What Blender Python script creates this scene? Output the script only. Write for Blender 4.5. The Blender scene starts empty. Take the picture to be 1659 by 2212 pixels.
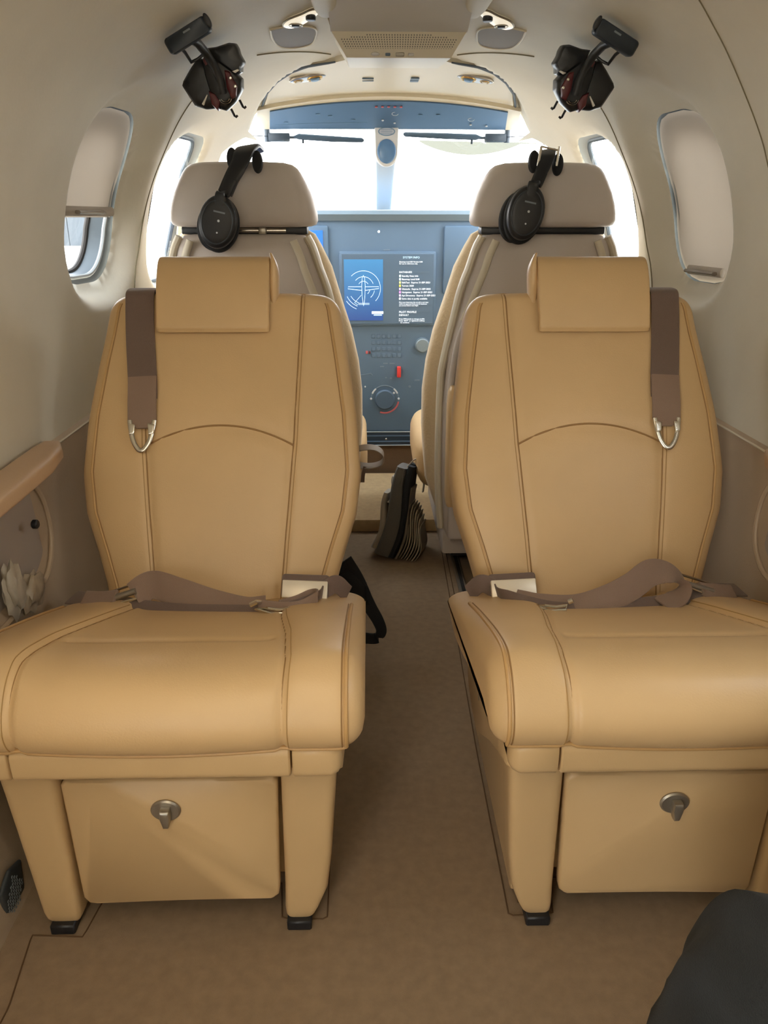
import bpy, bmesh, math, random
import numpy as np
from mathutils import Vector, Matrix
random.seed(7); rng = np.random.default_rng(7)
scn = bpy.context.scene
COL = scn.collection
PI = math.pi

# ------------------------------------------------------------------ camera
cam_d = bpy.data.cameras.new('camera'); cam = bpy.data.objects.new('camera', cam_d); COL.objects.link(cam)
scn.camera = cam
yaw, pitch, roll = .0221, math.atan(636 / 1661), .0008
cyw, syw, cp, sp = math.cos(yaw), math.sin(yaw), math.cos(pitch), math.sin(pitch)
Fw = Vector((syw * cp, cyw * cp, -sp)); Rt = Vector((cyw, -syw, 0)); Up = Rt.cross(Fw)
R2 = Rt * math.cos(roll) + Up * math.sin(roll); U2 = Up * math.cos(roll) - Rt * math.sin(roll)
M = Matrix((R2, U2, -Fw)).transposed().to_4x4(); M.translation = Vector((-.0675, 0, .935)); cam.matrix_world = M
cam_d.sensor_fit = 'VERTICAL'; cam_d.sensor_height = 36; cam_d.lens = 36 * 1661 / 2212
cam_d.clip_start = .02; cam_d.clip_end = 400

# ------------------------------------------------------------------ sky, light, exposure
w = bpy.data.worlds.new('sky'); scn.world = w; w.use_nodes = True
nt = w.node_tree; bg = nt.nodes['Background']
bg.inputs[1].default_value = 9.6
gr = nt.nodes.new('ShaderNodeValToRGB'); tc = nt.nodes.new('ShaderNodeTexCoord'); sx = nt.nodes.new('ShaderNodeSeparateXYZ')
nt.links.new(tc.outputs['Generated'], sx.inputs[0]); nt.links.new(sx.outputs['Z'], gr.inputs[0]); nt.links.new(gr.outputs[0], bg.inputs[0])
gr.color_ramp.elements[0].color = (1, .97, .93, 1); gr.color_ramp.elements[1].color = (.80, .90, 1, 1)
scn.view_settings.view_transform = 'Standard'; scn.view_settings.look = 'None'
scn.view_settings.gamma = 1; scn.view_settings.use_curve_mapping = False
scn.view_settings.exposure = 0.16

def lamp(name, loc, target, size, power, color, sy=None):
    d = bpy.data.lights.new(name, 'AREA'); d.energy = power; d.color = color; d.size = size
    if sy: d.shape = 'RECTANGLE'; d.size_y = sy
    o = bpy.data.objects.new(name, d); COL.objects.link(o); o.location = loc
    o.rotation_euler = (Vector(target) - Vector(loc)).to_track_quat('-Z', 'Y').to_euler()
    return o
lamp('unseen_cabin_fill', (-.24, .12, 1.25), (-.15, .6, 0), .25, 4.4, (1, .84, .60), .8)  # unseen lamp, added overhead to brighten the left seat

# ------------------------------------------------------------------ helpers
def lin(h):
    c = [int(h[i:i + 2], 16) / 255 for i in (0, 2, 4)]
    return tuple((x / 12.92 if x <= .04045 else ((x + .055) / 1.055) ** 2.4) for x in c) + (1,)

MATS = {}
def translucent(m, hexc, f):
    t = m.node_tree; b = t.nodes['Principled BSDF']; o = t.nodes['Material Output']; tr = t.nodes.new('ShaderNodeBsdfTranslucent'); mx = t.nodes.new('ShaderNodeMixShader')
    tr.inputs[0].default_value = lin(hexc); mx.inputs[0].default_value = f
    t.links.new(b.outputs[0], mx.inputs[1]); t.links.new(tr.outputs[0], mx.inputs[2]); t.links.new(mx.outputs[0], o.inputs[0])
def mat(name, hexc, rough=.5, metal=0., bump=0., bscale=300., var=0., vscale=6., spec=.5, emit=None, estr=0., sheen=0.):
    if name in MATS: return MATS[name]
    m = bpy.data.materials.new(name); m.use_nodes = True; t = m.node_tree; b = t.nodes['Principled BSDF']
    c = lin(hexc)
    b.inputs['Base Color'].default_value = c; b.inputs['Roughness'].default_value = rough
    b.inputs['Metallic'].default_value = metal; b.inputs['Specular IOR Level'].default_value = spec
    if sheen: b.inputs['Sheen Weight'].default_value = sheen
    if emit: b.inputs['Emission Color'].default_value = lin(emit); b.inputs['Emission Strength'].default_value = estr
    co = t.nodes.new('ShaderNodeTexCoord')
    if var:
        n = t.nodes.new('ShaderNodeTexNoise'); n.inputs['Scale'].default_value = vscale; n.inputs['Detail'].default_value = 5
        t.links.new(co.outputs['Object'], n.inputs['Vector'])
        r = t.nodes.new('ShaderNodeValToRGB')
        r.color_ramp.elements[0].position = .3; r.color_ramp.elements[1].position = .7
        r.color_ramp.elements[0].color = tuple(max(0, x * (1 - var)) for x in c[:3]) + (1,)
        r.color_ramp.elements[1].color = tuple(min(1, x * (1 + var)) for x in c[:3]) + (1,)
        t.links.new(n.outputs['Fac'], r.inputs[0]); t.links.new(r.outputs[0], b.inputs['Base Color'])
    if bump:
        v = t.nodes.new('ShaderNodeTexNoise'); v.inputs['Scale'].default_value = bscale; v.inputs['Detail'].default_value = 3
        t.links.new(co.outputs['Object'], v.inputs['Vector'])
        bp = t.nodes.new('ShaderNodeBump'); bp.inputs['Strength'].default_value = bump; bp.inputs['Distance'].default_value = .002
        t.links.new(v.outputs['Fac'], bp.inputs['Height']); t.links.new(bp.outputs[0], b.inputs['Normal'])
    MATS[name] = m; return m

def glass(name, tint=(1, 1, 1, 1), gloss=.06):
    m = bpy.data.materials.new(name); m.use_nodes = True; t = m.node_tree; t.nodes.clear()
    o = t.nodes.new('ShaderNodeOutputMaterial'); mx = t.nodes.new('ShaderNodeMixShader')
    a = t.nodes.new('ShaderNodeBsdfTransparent'); g = t.nodes.new('ShaderNodeBsdfGlossy')
    a.inputs[0].default_value = tint; g.inputs['Roughness'].default_value = .02; mx.inputs[0].default_value = gloss
    t.links.new(a.outputs[0], mx.inputs[1]); t.links.new(g.outputs[0], mx.inputs[2]); t.links.new(mx.outputs[0], o.inputs[0])
    return m

LEATHER = mat('tan_leather', 'D3B283', .42, bump=.12, bscale=420, var=.05, vscale=5)
LEATHER_DARK = mat('tan_leather_side_panel', 'B6A289', .5, bump=.15, bscale=420, var=.05)
VINYL = mat('tan_moulded_plastic', 'CDAE80', .42, bump=.05, bscale=500, var=.03)
SEAM = mat('seam_thread', '9A7648', .6)
HSEAM = mat('headliner_seam', '80775E', .8)
STITCH = mat('stitch_thread', 'B08C58', .6)
SEAM_LIGHT = mat('piping_leather', 'C59E68', .45)
CREAM = mat('cream_headliner', 'D6CFBE', .58, bump=.10, bscale=160, var=.03, vscale=9)
CREAM_HARD = mat('cream_plastic', 'D6CCB6', .45, bump=.03, bscale=400)
GREY_LINER = mat('grey_ceiling_channel', 'D4D2D0', .6, bump=.08, bscale=300)
GREY_BACK = mat('seat_back_leather', 'C8BEB6', .5, bump=.10, bscale=380, var=.04)
CARPET = mat('brown_carpet', '937C61', .95, bump=.45, bscale=1600, var=.10, vscale=60, spec=.1, sheen=.15)
CARPET_AISLE = mat('aisle_carpet', '8A7157', .95, bump=.9, bscale=700, var=.08, vscale=60, spec=.1)
CARPET_TAN_SUNLIT = mat('sunlit_cockpit_carpet', 'C2A57C', .95, bump=.9, bscale=700, var=.08, vscale=60, spec=.1)  # tan carpet with sunlight on the step put into its colour
CARPET_SEAM = mat('carpet_binding', '5E452C', .9)
BELT = mat('belt_webbing', '8D7463', .6, bump=.5, bscale=900, sheen=.2)
BELT_DK = mat('belt_webbing_dark', '6F5B50', .65, bump=.5, bscale=900, sheen=.2)
CHROME = mat('bright_metal', 'D8D4CA', .22, 1.)
ALU = mat('satin_aluminium', 'EADFCB', .4, .3)
STEEL = mat('dark_steel', 'A8A296', .38, .8)
BLACK = mat('black_plastic', '1E2024', .42, bump=.05, bscale=300)
BLACK_SOFT = mat('black_foam', '17191C', .8, bump=.3, bscale=500)
BLACK_WEB = mat('black_webbing', '1A1D22', .75, bump=.4, bscale=800)
PANEL_VEIL = mat('glare_veiled_panel', '5C748C', .5, bump=.03, bscale=500, var=.05)  # bluish veiling glare put into the panel's base colour
SLATE_DK = mat('slate_panel_dark', '2C3A48', .5)
SLATE_MID = mat('slate_switch', '6C8AA6', .4)
GLARE = mat('glareshield', '66757F', .8, bump=.2, bscale=500)
MARK = mat('panel_marking', 'C9CFD4', .6)
MARK_FAINT = mat('panel_marking_faint', '6F8294', .6)
RED = mat('red_plastic', 'E0403C', .4)
RED_DK = mat('dark_red_plastic', '7A2A2E', .4)
PINK = mat('red_arc', 'C96A70', .5)
GOLD = mat('brass_metal', 'C8A263', .3, 1.)
RUBBER = mat('window_seal_grey', '454E54', .5)
RUBBER_LT = mat('window_seal_light', '9CA0A0', .5)
RUBBER_DK = mat('dark_slot', '2A2622', .7)
SHADE = mat('window_shade_fabric', 'B5AA9C', .7, bump=.05, bscale=200, var=.03)
translucent(SHADE, 'C9BAA6', .07)
DENIM = mat('dark_trouser_cloth', '22272B', .9, bump=.5, bscale=900, var=.15, vscale=25)
PAPER = mat('paper_sheets', 'BDB19C', .8)
BAGCLOTH = mat('bag_canvas', '625E58', .75, bump=.4, bscale=500, var=.08)
BAGCLOTH_LT = mat('bag_canvas_light', 'AFA391', .75, bump=.4, bscale=500)
FOIL = mat('crumpled_wrapper', 'A79F90', .35, var=.15, vscale=40)
SHEEP = mat('sheepskin_cover', 'DCC6A2', .9, bump=.8, bscale=140, var=.05, sheen=.4)
GLASS = glass('window_glass'); TINT = glass('tinted_visor', (.082, .088, .076, 1), .05)

def link(name, me, m, parent=None, label=None, kind=None):
    o = bpy.data.objects.new(name, me); COL.objects.link(o)
    if m: me.materials.append(m)
    if parent: o.parent = parent
    if label: o['label'] = label
    if kind: o['kind'] = kind
    return o

def mesh(name, V, F, m, parent=None, smooth=True, ang=40, label=None, kind=None, fix=True):
    me = bpy.data.meshes.new(name); me.from_pydata([tuple(map(float, v)) for v in V], [], [tuple(int(i) for i in f) for f in F]); me.update()
    if fix:
        b = bmesh.new(); b.from_mesh(me); bmesh.ops.recalc_face_normals(b, faces=b.faces); b.to_mesh(me); b.free()
    if smooth:
        for p in me.polygons: p.use_smooth = True
        try: me.set_sharp_from_angle(angle=math.radians(ang))
        except Exception: pass
    return link(name, me, m, parent, label, kind)

def thing(name, label, cat, loc=(0, 0, 0), group=None):
    o = bpy.data.objects.new(name, None); COL.objects.link(o); o.location = loc
    o['label'] = label; o['category'] = cat; o.empty_display_size = .05
    if group: o['group'] = group
    return o
def tag(o, label, cat, group=None):
    o['label'] = label; o['category'] = cat
    if group: o['group'] = group
    return o
def join(parts):          # parts: list of (V, F) -> one
    V, F, n = [], [], 0
    for v, f in parts:
        V += list(map(tuple, v)); F += [tuple(i + n for i in q) for q in f]; n += len(v)
    return V, F

def grid_faces(nr, nc, wrap=False):
    i = np.arange(nr - 1)[:, None]; j = np.arange(nc if wrap else nc - 1)[None, :]
    a = i * nc + j; b = i * nc + (j + 1) % nc; c = (i + 1) * nc + (j + 1) % nc; d = (i + 1) * nc + j
    return np.stack([a, b, c, d], -1).reshape(-1, 4).tolist()
def loft(rows, cap=True):
    rows = [np.asarray(r) for r in rows]; n = len(rows[0]); V = np.concatenate(rows); F = grid_faces(len(rows), n, True)
    if cap: F = F + [tuple(range(n))[::-1], tuple(range((len(rows) - 1) * n, len(rows) * n))]
    return V, F
def ring(c, u, v, a, b, n=4., N=40):
    t = np.linspace(0, 2 * PI, N, endpoint=False); ct, st = np.cos(t), np.sin(t)
    x = a * np.sign(ct) * np.abs(ct) ** (2 / n); y = b * np.sign(st) * np.abs(st) ** (2 / n)
    return np.asarray(c)[None] + x[:, None] * np.asarray(u)[None] + y[:, None] * np.asarray(v)[None]
def cr(pts, n):           # Catmull-Rom through points -> n samples
    p = np.asarray(pts, float); q = np.vstack([2 * p[0] - p[1], p, 2 * p[-1] - p[-2]])
    s = np.linspace(0, len(p) - 1, n); i = np.minimum(s.astype(int), len(p) - 2); t = (s - i)[:, None]
    a, b, c, d = q[i], q[i + 1], q[i + 2], q[i + 3]
    return .5 * (2 * b + (c - a) * t + (2 * a - 5 * b + 4 * c - d) * t * t + (3 * b - a - 3 * c + d) * t ** 3)
def resample(p, n):
    p = np.asarray(p, float); d = np.r_[0, np.cumsum(np.linalg.norm(np.diff(p, axis=0), axis=1))]
    s = np.linspace(0, d[-1], n); return np.stack([np.interp(s, d, p[:, k]) for k in range(p.shape[1])], 1)
def tube(pts, r, k=8, closed=False, rb=None, nrm=None):
    p = np.asarray(pts, float); n = len(p)
    if closed: t = np.roll(p, -1, 0) - np.roll(p, 1, 0)
    else: t = np.gradient(p, axis=0)
    t /= np.linalg.norm(t, axis=1)[:, None] + 1e-12
    up = np.array(nrm if nrm is not None else (0, 0, 1.)); 
    if nrm is None and abs(t[0] @ up) > .9: up = np.array((1., 0, 0))
    rows = []; rr = np.broadcast_to(np.asarray(r, float), (n,)); rb_ = rr if rb is None else np.broadcast_to(np.asarray(rb, float), (n,))
    for i in range(n):
        v = up - (up @ t[i]) * t[i]; v /= np.linalg.norm(v) + 1e-12; u = np.cross(t[i], v); 
        if nrm is None: up = v
        rows.append(ring(p[i], u, v, rr[i], rb_[i], 2., k))
    V, F = loft(rows, not closed)
    if closed:
        m = n; F += [((m - 1) * k + j, (m - 1) * k + (j + 1) % k, (j + 1) % k, j) for j in range(k)]
    return V, F
def ribbon(pts, side, wid, th, n=None, e=6., smooth=True):   # strap: path + side vectors
    p = np.asarray(pts, float); s = np.broadcast_to(np.asarray(side, float), p.shape)
    if n:
        both = np.hstack([p, s]); both = cr(both, n) if smooth else resample(both, n); p, s = both[:, :3], both[:, 3:]
    t = np.gradient(p, axis=0); t /= np.linalg.norm(t, axis=1)[:, None] + 1e-12
    wd = np.broadcast_to(np.asarray(wid, float), (len(p),)); rows = []
    for i in range(len(p)):
        u = s[i] - (s[i] @ t[i]) * t[i]; u /= np.linalg.norm(u) + 1e-12; v = np.cross(t[i], u)
        rows.append(ring(p[i], u, v, wd[i] / 2, th / 2, e, 16))
    return loft(rows)
def rbox(c, size, r=.004, seg=2, R=None):
    b = bmesh.new(); bmesh.ops.create_cube(b, size=1)
    for v in b.verts: v.co = Vector((v.co.x * size[0], v.co.y * size[1], v.co.z * size[2]))
    if r > 0: bmesh.ops.bevel(b, geom=b.edges[:] , offset=min(r, min(size) * .49), segments=seg, affect='EDGES', profile=.5)
    if R is not None:
        for v in b.verts: v.co = R @ v.co
    for v in b.verts: v.co += Vector(c)
    b.verts.index_update(); V = [tuple(v.co) for v in b.verts]; F = [tuple(v.index for v in f.verts) for f in b.faces]; b.free(); return V, F
def pebble(poly, O, U, Vv, th, prof=((1, 0), (.985, .45), (.95, .75), (.85, .93), (.6, 1.), (.25, 1.02)), n=48, back=True, flat=0):
    """star-convex outline in the plane O,U,V inflated along the normal (both sides)"""
    p = np.asarray(poly, float); p = resample(np.vstack([p, p[:1]]), n + 1)[:-1]; c = p.mean(0)
    U = np.asarray(U, float); Vv = np.asarray(Vv, float); N = np.cross(U, Vv); N /= np.linalg.norm(N)
    def row(k, h):
        q = c + (p - c) * k; return np.asarray(O)[None] + q[:, :1] * U + q[:, 1:] * Vv + h * N
    rows = [row(k, h * th / 2) for k, h in prof[::-1]] 
    rows += [row(k, -h * th / 2) for k, h in prof[1:]] if back else [row(1, -flat)]
    return loft(rows)
def rrect(a, b, r, n=8):
    out = []
    for cx, cy, s in ((a - r, b - r, 0), (-a + r, b - r, 1), (-a + r, -b + r, 2), (a - r, -b + r, 3)):
        for i in range(n + 1):
            t = PI / 2 * (s + i / n); out.append((cx + r * math.cos(t), cy + r * math.sin(t)))
    return np.array(out)
def plate(poly, O, U, Vv, th, bev=.001):
    p = np.asarray(poly, float); U = np.asarray(U, float); Vv = np.asarray(Vv, float); N = np.cross(U, Vv); N /= np.linalg.norm(N); c = p.mean(0)
    d = np.linalg.norm(p - c, axis=1, keepdims=True)
    def row(ins, h): q = c + (p - c) * (1 - ins / np.maximum(d, 1e-6)); return np.asarray(O)[None] + q[:, :1] * U + q[:, 1:] * Vv + h * N
    return loft([row(bev, 0), row(0, bev), row(0, th - bev), row(bev, th)])
def ell(a, b, n=32, rot=0):
    t = np.linspace(0, 2 * PI, n, endpoint=False); x, y = a * np.cos(t), b * np.sin(t); c, s = math.cos(rot), math.sin(rot)
    return np.stack([x * c - y * s, x * s + y * c], 1)
def annulus(a, b, wdt, O, U, Vv, th, n=40, t0=0, t1=2 * PI, rot=0):
    t = np.linspace(t0, t1, n); c, s = math.cos(rot), math.sin(rot); P = []
    for tt in t:
        x, y = a * math.cos(tt), b * math.sin(tt); P.append(np.asarray(O) + np.asarray(U) * (x * c - y * s) + np.asarray(Vv) * (x * s + y * c))
    N = np.cross(np.asarray(U, float), np.asarray(Vv, float))
    full = abs(t1 - t0 - 2 * PI) < 1e-6
    if full: P = P[:-1]
    return tube(P, wdt / 2, 8, full, rb=th / 2, nrm=N)
def text(s, size, O, U, Vv, m, parent, name='lettering', align='LEFT', ext=.0002):
    c = bpy.data.curves.new(name, 'FONT'); c.body = s; c.size = size; c.align_x = align; c.extrude = ext; c.resolution_u = 2
    o = bpy.data.objects.new(name, c); COL.objects.link(o); bpy.context.view_layer.update()
    me = bpy.data.meshes.new_from_object(o.evaluated_get(bpy.context.evaluated_depsgraph_get())); bpy.data.objects.remove(o)
    U = Vector(U).normalized(); Vv = Vector(Vv).normalized(); N = U.cross(Vv)
    T = Matrix((U, Vv, N)).transposed().to_4x4(); T.translation = Vector(O); me.transform(T); me.name = name
    me.materials.clear()
    return link(name, me, m, parent)

# ------------------------------------------------------------------ fuselage shell
YS = [-1.6, 1.2, 1.6, 2.0, 2.4, 2.8, 3.3]
WS = [.645, .645, .645, .600, .56, .52, .45]; HS = [.585, .585, .575, .548, .505, .46, .38]
Z0, NE = .75, 2.45
def wy(Y): return np.interp(Y, YS, WS)
def hy(Y): return np.interp(Y, YS, HS)
def wall_x(Y, z):
    Y, z = np.broadcast_arrays(np.asarray(Y, float), np.asarray(z, float)); W, H = wy(Y), hy(Y)
    t = np.clip((z - Z0) / H, 0, 1); up = W * np.maximum(1 - t ** NE, 0) ** (1 / NE)
    lo = W * (1 - .09 * np.clip((Z0 - z) / Z0, 0, 1) ** 2.2); return np.where(z >= Z0, up, lo)
def roof_z(Y, x):
    Y, x = np.broadcast_arrays(np.asarray(Y, float), np.asarray(x, float)); W, H = wy(Y), hy(Y)
    return Z0 + H * np.maximum(1 - np.clip(np.abs(x) / W, 0, 1) ** NE, 0) ** (1 / NE)
# cabin windows: (centre Y, centre z), half sizes of the glazed opening, corner radius
def sd_rr(y, z, cy, cz, a, b, r):
    dy = np.abs(y - cy) - (a - r); dz = np.abs(z - cz) - (b - r)
    return np.hypot(np.maximum(dy, 0), np.maximum(dz, 0)) + np.minimum(np.maximum(dy, dz), 0) - r
WA, WB, WR = .142, .168, .11
CABWIN = [(1.745, .970), (.62, .970), (-.50, .970)]
DEPTH, REV = .048, .058
SW = (2.105, .95, .115, .175, .07)       # cockpit side window hole
def wind_edge(z):                        # Y at which the shell meets the windshield, by height
    return np.interp(z, [.0, .90, .95, 1.0, 1.10, 1.126, 1.145, 1.156, 1.175], [2.95, 2.95, 2.50, 2.43, 2.334, 2.365, 2.40, 2.52, 2.56])
def make_wall(s):
    zs_frac = math.radians(50)
    # rows: straight part from the floor to Z0, then arc param to 50 deg
    n_lo, n_hi = 110, 70
    ycols = np.r_[np.linspace(-1.5, 1.42, 190), np.linspace(1.428, 2.32, 112), np.linspace(2.335, 2.95, 30)]
    rows = []
    Yg = np.tile(ycols[None], (n_lo + n_hi, 1)); Zg = np.zeros_like(Yg)
    for i in range(n_lo): Zg[i] = -.02 + (Z0 + .02) * i / n_lo
    for i in range(n_hi):
        th = zs_frac * i / (n_hi - 1); Zg[n_lo + i] = Z0 + hy(ycols) * math.sin(th) ** (2 / NE)
    # front edge: squeeze columns so that the shell ends on the windshield line
    f = np.clip((Yg - 2.24) / (2.95 - 2.24), 0, 1); Y00 = Yg.copy()
    for it_ in range(8):
        Ye = wind_edge(Zg); Yg = np.where(Y00 > 2.24, 2.24 + f * (Ye - 2.24), Y00)
        for i in range(n_hi): Zg[n_lo + i] = Z0 + hy(Yg[n_lo + i]) * math.sin(zs_frac * i / (n_hi - 1)) ** (2 / NE)
    off = np.zeros_like(Yg); kill = np.zeros(Yg.shape, bool)
    holes = [(c[0], c[1], WA, WB, WR, True) for c in (CABWIN if s > 0 else CABWIN[:1])] + [SW + (False,)]
    for cy, cz, a, b, r, rec in holes:
        d = sd_rr(Yg, Zg, cy, cz, a, b, r)
        if rec:
            t = np.clip(1 - d / REV, 0, 1); off = np.maximum(off, DEPTH * t * t * (3 - 2 * t))
        else:
            t = np.clip(1 - d / .022, 0, 1); off = np.maximum(off, .012 * t * t)
        # snap near-contour vertices on to the contour
        e = 1e-4; gy = (sd_rr(Yg + e, Zg, cy, cz, a, b, r) - d) / e; gz = (sd_rr(Yg, Zg + e, cy, cz, a, b, r) - d) / e
        near = np.abs(d) < .0072
        Yg = np.where(near, Yg - d * gy, Yg); Zg = np.where(near, Zg - d * gz, Zg)
        kill |= sd_rr(Yg, Zg, cy, cz, a, b, r) < -8e-4
    if s < 0: kill |= (np.abs(Yg + .85) < .30) & (Zg > .03) & (Zg < 1.14)      # the cabin door, behind the camera on the left, stands open
    X = s * (wall_x(Yg, Zg) + off)
    V = np.stack([X, Yg, Zg], -1).reshape(-1, 3); F = np.array(grid_faces(Yg.shape[0], Yg.shape[1]))
    k = kill.reshape(-1)[F].any(1); F = F[~k]
    used = np.unique(F); remap = -np.ones(len(V), int); remap[used] = np.arange(len(used))
    return V[used], remap[F]
for s, nm in ((-1, 'wall_left'), (1, 'wall_right')):
    V, F = make_wall(s); o = mesh(nm, V, F, CREAM, ang=70, kind='structure', fix=False)
# roof between the two walls
def console_hw(Y): return float(np.interp(Y, [1.86, 2.05, 2.075, 2.095, 2.13, 2.20, 2.30, 2.45, 2.58], [.10, .108, .14, .20, .245, .287, .325, .358, .382]))
def console_z(Y, x): return np.interp(Y, [1.86, 2.1, 2.43, 2.585], [1.295, 1.282, 1.2585, 1.245]) - np.interp(Y, [2.0, 2.43], [.15, .24]) * np.asarray(x) ** 2
def make_roof():
    ycols = np.r_[np.linspace(-1.5, 1.4, 60), np.linspace(1.42, 2.62, 100)]; nt_ = 120
    th = np.radians(np.linspace(50, 130, nt_)); V = np.zeros((nt_, len(ycols), 3))
    for i, t in enumerate(th):
        c, s_ = math.cos(t), math.sin(t)
        Y = ycols.copy()
        z = Z0 + hy(Y) * s_ ** (2 / NE)
        Ye = np.interp(abs(math.degrees(t) - 90), [0, 33, 36, 37.5, 39.2, 40], [2.60, 2.60, 2.60, 2.597, 2.57, 2.52])
        f = np.clip((Y - 2.24) / (2.62 - 2.24), 0, 1); Y = np.where(Y > 2.24, 2.24 + f * (Ye - 2.24), Y)
        z = Z0 + hy(Y) * s_ ** (2 / NE); x = wy(Y) * np.sign(c) * abs(c) ** (2 / NE)
        hwv = np.array([console_hw(q) for q in Y]); k_ = np.clip((Y - 2.0) / .12, 0, 1)
        z = np.maximum(z, z + k_ * np.maximum(0, console_z(Y, x) + .012 - 2.2 * np.maximum(0, np.abs(x) - hwv - .012) - z))
        V[i] = np.stack([x, Y, z], -1)
    return V.reshape(-1, 3), grid_faces(nt_, len(ycols))
V, F = make_roof(); mesh('ceiling', V, F, CREAM, ang=70, kind='structure', fix=False)
# floor
fl = mesh('floor', *rbox((0, 1.0, -.02), (1.24, 5.0, .04), 0), CARPET, smooth=False, kind='structure')
def line_part(pts, parent, m=CARPET_SEAM, r=.0011, name='seam', n=None, rb=None, nrm=None):
    p = np.asarray(pts, float); p = resample(p, n or max(8, int(np.linalg.norm(np.diff(p, axis=0), axis=1).sum() / .01)))
    return mesh(name, *tube(p, r, 6, rb=rb, nrm=nrm), m, parent)
for s in (-1, 1):
    q = [(.545, .42), (.527, .696), (.54, .80), (.468, .796), (.461, .846), (.452, .884), (.202, .884), (.194, .82), (.13, .818), (.131, .99), (.133, 1.2), (.14, 1.5), (.15, 2.0), (.155, 2.24)]
    line_part([(s * x, y, .001) for x, y in [(.148, .84), (.150, 1.2), (.157, 1.6), (.165, 2.2)]], fl, name='carpet_seam')
    line_part([(s * x, y, .001) for x, y in q], fl, name='carpet_seam')
for s in (-1, 1):
    mesh('seat_rail', *rbox((s * .185, 1.66, .006), (.022, 1.2, .012), .002, 1), STEEL, fl)
    mesh('rail_slot', *rbox((s * .185, 1.66, .0125), (.009, 1.2, .002), 0), RUBBER_DK, fl)
# cockpit step and kick panel
st = mesh('cockpit_step', *rbox((0, 2.50, .022), (1.0, .48, .044), .008, 2), CARPET_TAN_SUNLIT, kind=None)
tag(st, 'tan carpeted raised step on the floor between the pilot seats', 'step')
line_part([(-.4, 2.262, .03), (.4, 2.262, .03)], st, SEAM, .002, 'edge_binding')

yb = -1.5; th_ = np.linspace(0, 2 * PI, 80, endpoint=False)
bpts = [(float(wall_x(yb, z)), yb, z) for z in np.linspace(0, 1.2, 20)] + [(x, yb, float(roof_z(yb, x))) for x in np.linspace(.40, -.40, 20)] + [(-float(wall_x(yb, z)), yb, z) for z in np.linspace(1.2, 0, 20)]
bpts = np.array(bpts); mesh('wall_rear', *loft([bpts, bpts + np.array((0, -.02, 0))]), CREAM, kind='structure', ang=50)
# trim: lower side panels with ledge, seams on the headliner
for s, nm in ((-1, 'trim_1'), (1, 'trim_2')):
    Yc = np.linspace(.1, 2.3, 60); Zc = np.linspace(0, .552, 30)
    Yg, Zg = np.meshgrid(Yc, Zc); rec = np.zeros_like(Yg)
    d = sd_rr(Yg, Zg, 1.03, .45, .225, .092, .085)      # map pocket: a hollow in the panel
    rec = .010 * np.clip(-d / .012, 0, 1)
    X = s * (wall_x(Yg, Zg) - .013 + np.minimum(rec, .02))
    V = np.stack([X, Yg, Zg], -1).reshape(-1, 3); F = grid_faces(30, 60)
    top = np.stack([s * wall_x(Yc, .552), Yc, np.full(60, .556)], 1); n0 = len(V); V = np.vstack([V, top])
    F += [(29 * 60 + j, 29 * 60 + j + 1, n0 + j + 1, n0 + j) for j in range(59)]
    tr = mesh(nm, V, F, LEATHER_DARK, ang=50, kind='structure', fix=False)
    mesh('ledge_strip', *tube(np.stack([s * (wall_x(Yc, .552) - .014), Yc, np.full(60, .553)], 1), .0022, 6), CREAM_HARD, tr)
    c = rrect(.225, .092, .085); pts = [(s * (float(wall_x(1.03 + a, .45 + b)) - .0145), 1.03 + a, .45 + b) for a, b in c]
    mesh('pocket_rim', *tube(pts, .0045, 8, True), LEATHER_DARK, tr)
    pr_ = [[(s * (float(wall_x(1.03 + a * k, .45 + b * k)) - .0052), 1.03 + a * k, .45 + b * k) for a, b in c] for k in (1, .7, .4, .1)]
    mesh('pocket_lining', *loft(pr_), mat('pocket_lining', 'A79C92', .7), tr, fix=False, label='greyer lining of the wall pocket')
wl = bpy.data.objects['wall_left']; wr = bpy.data.objects['wall_right']; ceil = bpy.data.objects['ceiling']
def shell_curve(pts, off=.001, n=60):   # pts (Y, z) along one side
    p = cr(pts, n); return p, off
for s, par in ((-1, wl), (1, wr)):
    p = cr([(1.885, 1.215), (1.91, 1.186), (1.955, 1.09), (1.955, 1.01), (1.93, .884), (1.90, .82), (1.87, .72), (1.84, .56)], 60)
    mesh('trim_seam', *tube(np.stack([s * (wall_x(p[:, 0], p[:, 1]) - .0004), p[:, 0], p[:, 1]], 1), .0014, 6), HSEAM, par)
    p = cr([(1.30, 1.25), (1.35, 1.20), (1.385, 1.13), (1.39, 1.05), (1.38, .97), (1.30, .75), (1.25, .56)] if s > 0 else [(1.02, 1.25), (1.02, 1.05), (1.0, .56)], 50)
    mesh('trim_seam', *tube(np.stack([s * (wall_x(p[:, 0], p[:, 1]) - .0004), p[:, 0], p[:, 1]], 1), .0012, 6), HSEAM, par)
    mesh('trim_seam', *tube([(s * x, y, float(roof_z(y, x)) - .001) for x, y in resample([(.30, 1.905), (.22, 1.97), (.146, 2.035)], 20)], .0012, 6), HSEAM, ceil)

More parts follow.
